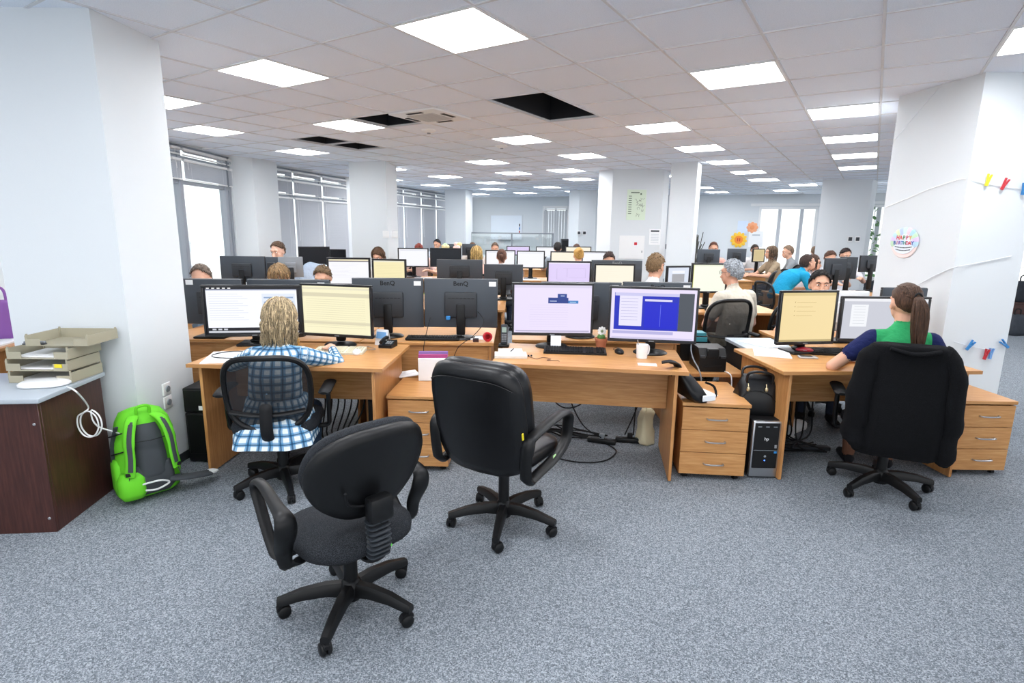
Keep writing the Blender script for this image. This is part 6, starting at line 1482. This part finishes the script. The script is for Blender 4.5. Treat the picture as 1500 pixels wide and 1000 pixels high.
ang = math.atan2(-5.4, 13.54)
def onback(px, py, off=-.02):
    d = ray(px, py); A = V((BA[0], BA[1], 0)); n = V((-5.4, -13.54, 0)).normalized(); t_ = n.dot(A)/n.dot(V((d.x, d.y, 0))); return V((0, 0, CH))+d*t_-n*off
t = thing('whiteboard', 'pale whiteboard on the far back wall behind the glass screen', 'whiteboard', onback(742, 333), ang)
MB().box2((-.6, -.012, -.42), (.6, 0, .42)).build('board', mat('whiteboard_enamel', 'eaf2fa', .15), t)
f = MB()
for (a, b_, c, d) in ((-.62, -.44, .62, -.42), (-.62, .42, .62, .44), (-.62, -.42, -.6, .42), (.6, -.42, .62, .42)): f.box2((a, -.018, b_), (c, .0, d))
f.build('frame', PALEM, t); MB().box2((-.3, -.07, -.46), (.3, -.01, -.44), .004).build('pen_ledge', GREYP, t)
for k, mm in enumerate((RED, BLUE, INK)): MB().cyl((.52, -.03, -.2+k*.12), .02, .09, 8).build('marker', mm, t)
t = thing('sun_poster', 'orange and yellow flower shaped poster on the back wall', 'poster', onback(1082, 351), ang)
pt_ = MB().ell((0, 0, .26), (.09, .008, .14), None, 10, 7, m=MX.Diagonal((.62, 1, .62, 1))).mesh('petal', mat('sun_yellow', 'f3c33c', .7))
for k in range(11): inst('petal', pt_, t, (0, -.005, 0), (0, k*2*PI/11, 0))
MB().lathe([(0, .02), (.125, .02), (.125, 0)], 24, Rx(PI/2)).build('centre', mat('sun_orange', 'ef8b2e', .7), t); MB().box((-.03, -.022, 0), (.03, .004, .10)).build('mark', RED, t); MB().box((.03, -.022, 0), (.03, .004, .10)).build('mark', RED, t)
t = thing('paper_flower', 'soft orange paper flower above the white notices, back wall', 'decoration', onback(1102, 333), ang)
PETAL2 = MB().ell((0, 0, .09), (.06, .01, .08), None, 10, 7).mesh('petal', mat('soft_orange', 'f0a77c', .7))
for k in range(8): inst('petal', PETAL2, t, (0, -.006, 0), (0, k*2*PI/8, 0))
MB().ell((0, -.01, 0), (.07, .014, .07), None, 14, 8).build('centre', mat('soft_orange_deep', 'e8935f', .7), t)
flat('paper_notice', 'pale blue paper pinned left of the orange paper flower', 'notice', onback(1088, 333), .3, .4, mat('pale_blue_paper', 'd3e0f2', .8), ang)
t = flat('paper_notice', 'white paper notice below the orange paper flower', 'notice', onback(1107, 350), .42, .5, PAPER, ang); MB().box((0, -.0065, .12), (.22, .001, .04)).build('heading', PAPERG, t)
# glass screen in front of the whiteboard
t = thing('glass_partition', 'low glass screen with steel rail before the far whiteboard', 'partition', (-1.3, 17.4, 0), 0)
for k in range(2):
    MB().box2((.03+k*1.25, -.005, .86), (1.22+k*1.25, .005, 1.48)).build('pane', GLASS, t); MB().box2((.03+k*1.25, -.012, .1), (1.22+k*1.25, .012, .84), .002).build('lower_panel', mat('frosted_panel', 'd5e2e4', .4), t)
for k in range(3): MB().box2((k*1.25-.02, -.03, 0), (k*1.25+.03, .03, 1.52), .004).build('post', GREYP, t)
MB().box2((-.02, -.025, 1.48), (2.53, .025, 1.52), .004).build('top_rail', GREYP, t)
# plants and clutter of the far rows
def plant_pot(label, p, kind):
    t = thing('potted_plant', label, 'plant', p, 0); MB().lathe([(0, 0), (.07, 0), (.09, .16), (.08, .16), (0, .14)], 16).build('pot', WHITEP, t); r = random.Random(len(label))
    if kind == 'orchid':
        for k in range(5):
            a = k*1.3; pts = smooth_path([(0, 0, .14), (.05*math.cos(a), .05*math.sin(a), .32), (.2*math.cos(a), .08*math.sin(a), .48)]); MB().tube(pts, .006, 5).build('stem', LEAF, t)
            for q in range(4):
                c = pts[-1-q*2]; MB().ell((c.x+r.uniform(-.05, .05), c.y-.02, c.z+r.uniform(-.03, .05)), (.055, .02, .045), None, 8, 6).build('flower', mat(['cream_bloom', 'pink_bloom', 'green_bloom'][k % 3], ['f0dca4', 'f0cfc8', 'b6d6a8'][k % 3], .7), t)
    else:
        for k in range(12):
            a = r.uniform(0, 6.28); s_ = r.uniform(.1, .28); MB().tube(smooth_path([(0, 0, .12), (s_*.4*math.cos(a), s_*.3*math.sin(a), .4), (s_*math.cos(a), s_*.5*math.sin(a), .55+r.uniform(0, .3))]), .008, 5).build('twig', mat('dark_twig', '3e4038', .8), t)
plant_pot('pale flowering orchid plant beyond the third window row', (gy(664, 372, 12.75).x-.0, 12.62, .75), 'orchid')
plant_pot('bare dark twigs in a white pot beside the slim column', (gy(1028, 372, 10.6).x-.12, 10.62, .75), 'twig')
t = thing('climbing_plant', 'green climbing plant on canes at the far right window', 'plant', onback(1283, 345, -.3), ang); t.location.z = 0
MB().lathe([(0, 0), (.16, 0), (.2, .3), (.17, .3), (0, .28)], 16).build('pot', BLKD, t)
for k in range(3): MB().tube([(-.1+k*.1, 0, .25), (-.16+k*.15, 0, 2.35)], .012, 6).build('cane', WHITEP, t)
LF2 = MB().ell((0, .06, 0), (.05, .07, .01), None, 8, 5).mesh('leaf', mat('mid_leaf', '5f8a58', .6)); r = random.Random(9)
for k in range(60): inst('leaf', LF2, t, (r.uniform(-.22, .3), r.uniform(-.1, .1), r.uniform(.4, 2.35)), (r.uniform(-1, 1), r.uniform(-1, 1), r.uniform(0, 6.28)))
keyboard('black keyboard in front of the grey haired man', (2.35, 6.12, .75), .1, BLK, .42, .14)
keyboard('black keyboard under the lavender drawing screen', (.7, 6.12, .75), 0, BLK, .42, .14)
for (l, p, w, d) in (('white papers on the third row desk left of the gap', (-1.55, 9.78, .75), .3, .25), ('loose papers on the desk edge in the middle gap', (.3, 9.8, .75), .3, .22), ('folded white paper peak on the brown panel desk', (4.1, 10.35, .75), .25, .2)): sheet(l, p, .3, w, d, 8, 'paper_stack', lines=3)
for (l, p, c) in (('white mug on the third row desk by the white screen', (-1.25, 9.85, .75), WHITEP), ('reddish mug on the third row desk near the gap', (-.95, 9.82, .75), mat('brick_mug', 'b5654a', .4)), ('white cup on the desk between the grey haired man and gap', (1.9, 6.2, .75), WHITEP)):
    t = thing('mug', l, 'mug', p, .4); MB().lathe([(0, .001), (.036, .001), (.04, .095), (.037, .095), (.033, .008), (0, .008)], 18).build('cup', c, t); MB().tube(smooth_path([(.038, 0, .08), (.062, 0, .075), (.06, 0, .03), (.037, 0, .02)]), .006, 6).build('handle', c, t)
p = gy(462, 396, 7.55); t = thing('jacket', 'pale blue jacket heaped on a chair by the tilted black screen', 'jacket', (p.x, p.y, .0), .2)
b = MB(); R = []
for (z, f) in ((.55, .7), (.7, 1), (.9, .95), (1.05, .8), (1.12, .5)): R.append([(x*f+.03*math.sin(y*30+z*20), y*f+.03*math.sin(x*25+z*30), z+.03*math.sin(x*30)) for (x, y, _) in rr(.42, .24, .1, 8)])
b.loft(R); b.build('body', cloth('a9b9cc'), t, 180)
for sx in (-1, 1): MB().tube(smooth_path([(sx*.15, 0, 1.05), (sx*.24, .02, .9), (sx*.25, .03, .6)]), .055, 10).build('sleeve', cloth('a9b9cc'), t, 180)
dup(pc, (p.x, p.y+.18, 0), .2, 'dark office chair under the heaped pale blue jacket')
t = thing('loudspeaker', 'slim dark grey upright speaker before the far glass door', 'speaker', (gy(827, 355, 15.5).x, 15.5, 0), 0)
MB().box2((-.1, -.12, .02), (.1, .12, 1.38), .01).build('cabinet', BLKD, t); MB().box2((-.085, -.13, .3), (.085, -.118, 1.34), .004).build('grille', BLKM, t); MB().box2((-.14, -.16, 0), (.14, .16, .025), .004).build('base', BLKM, t)
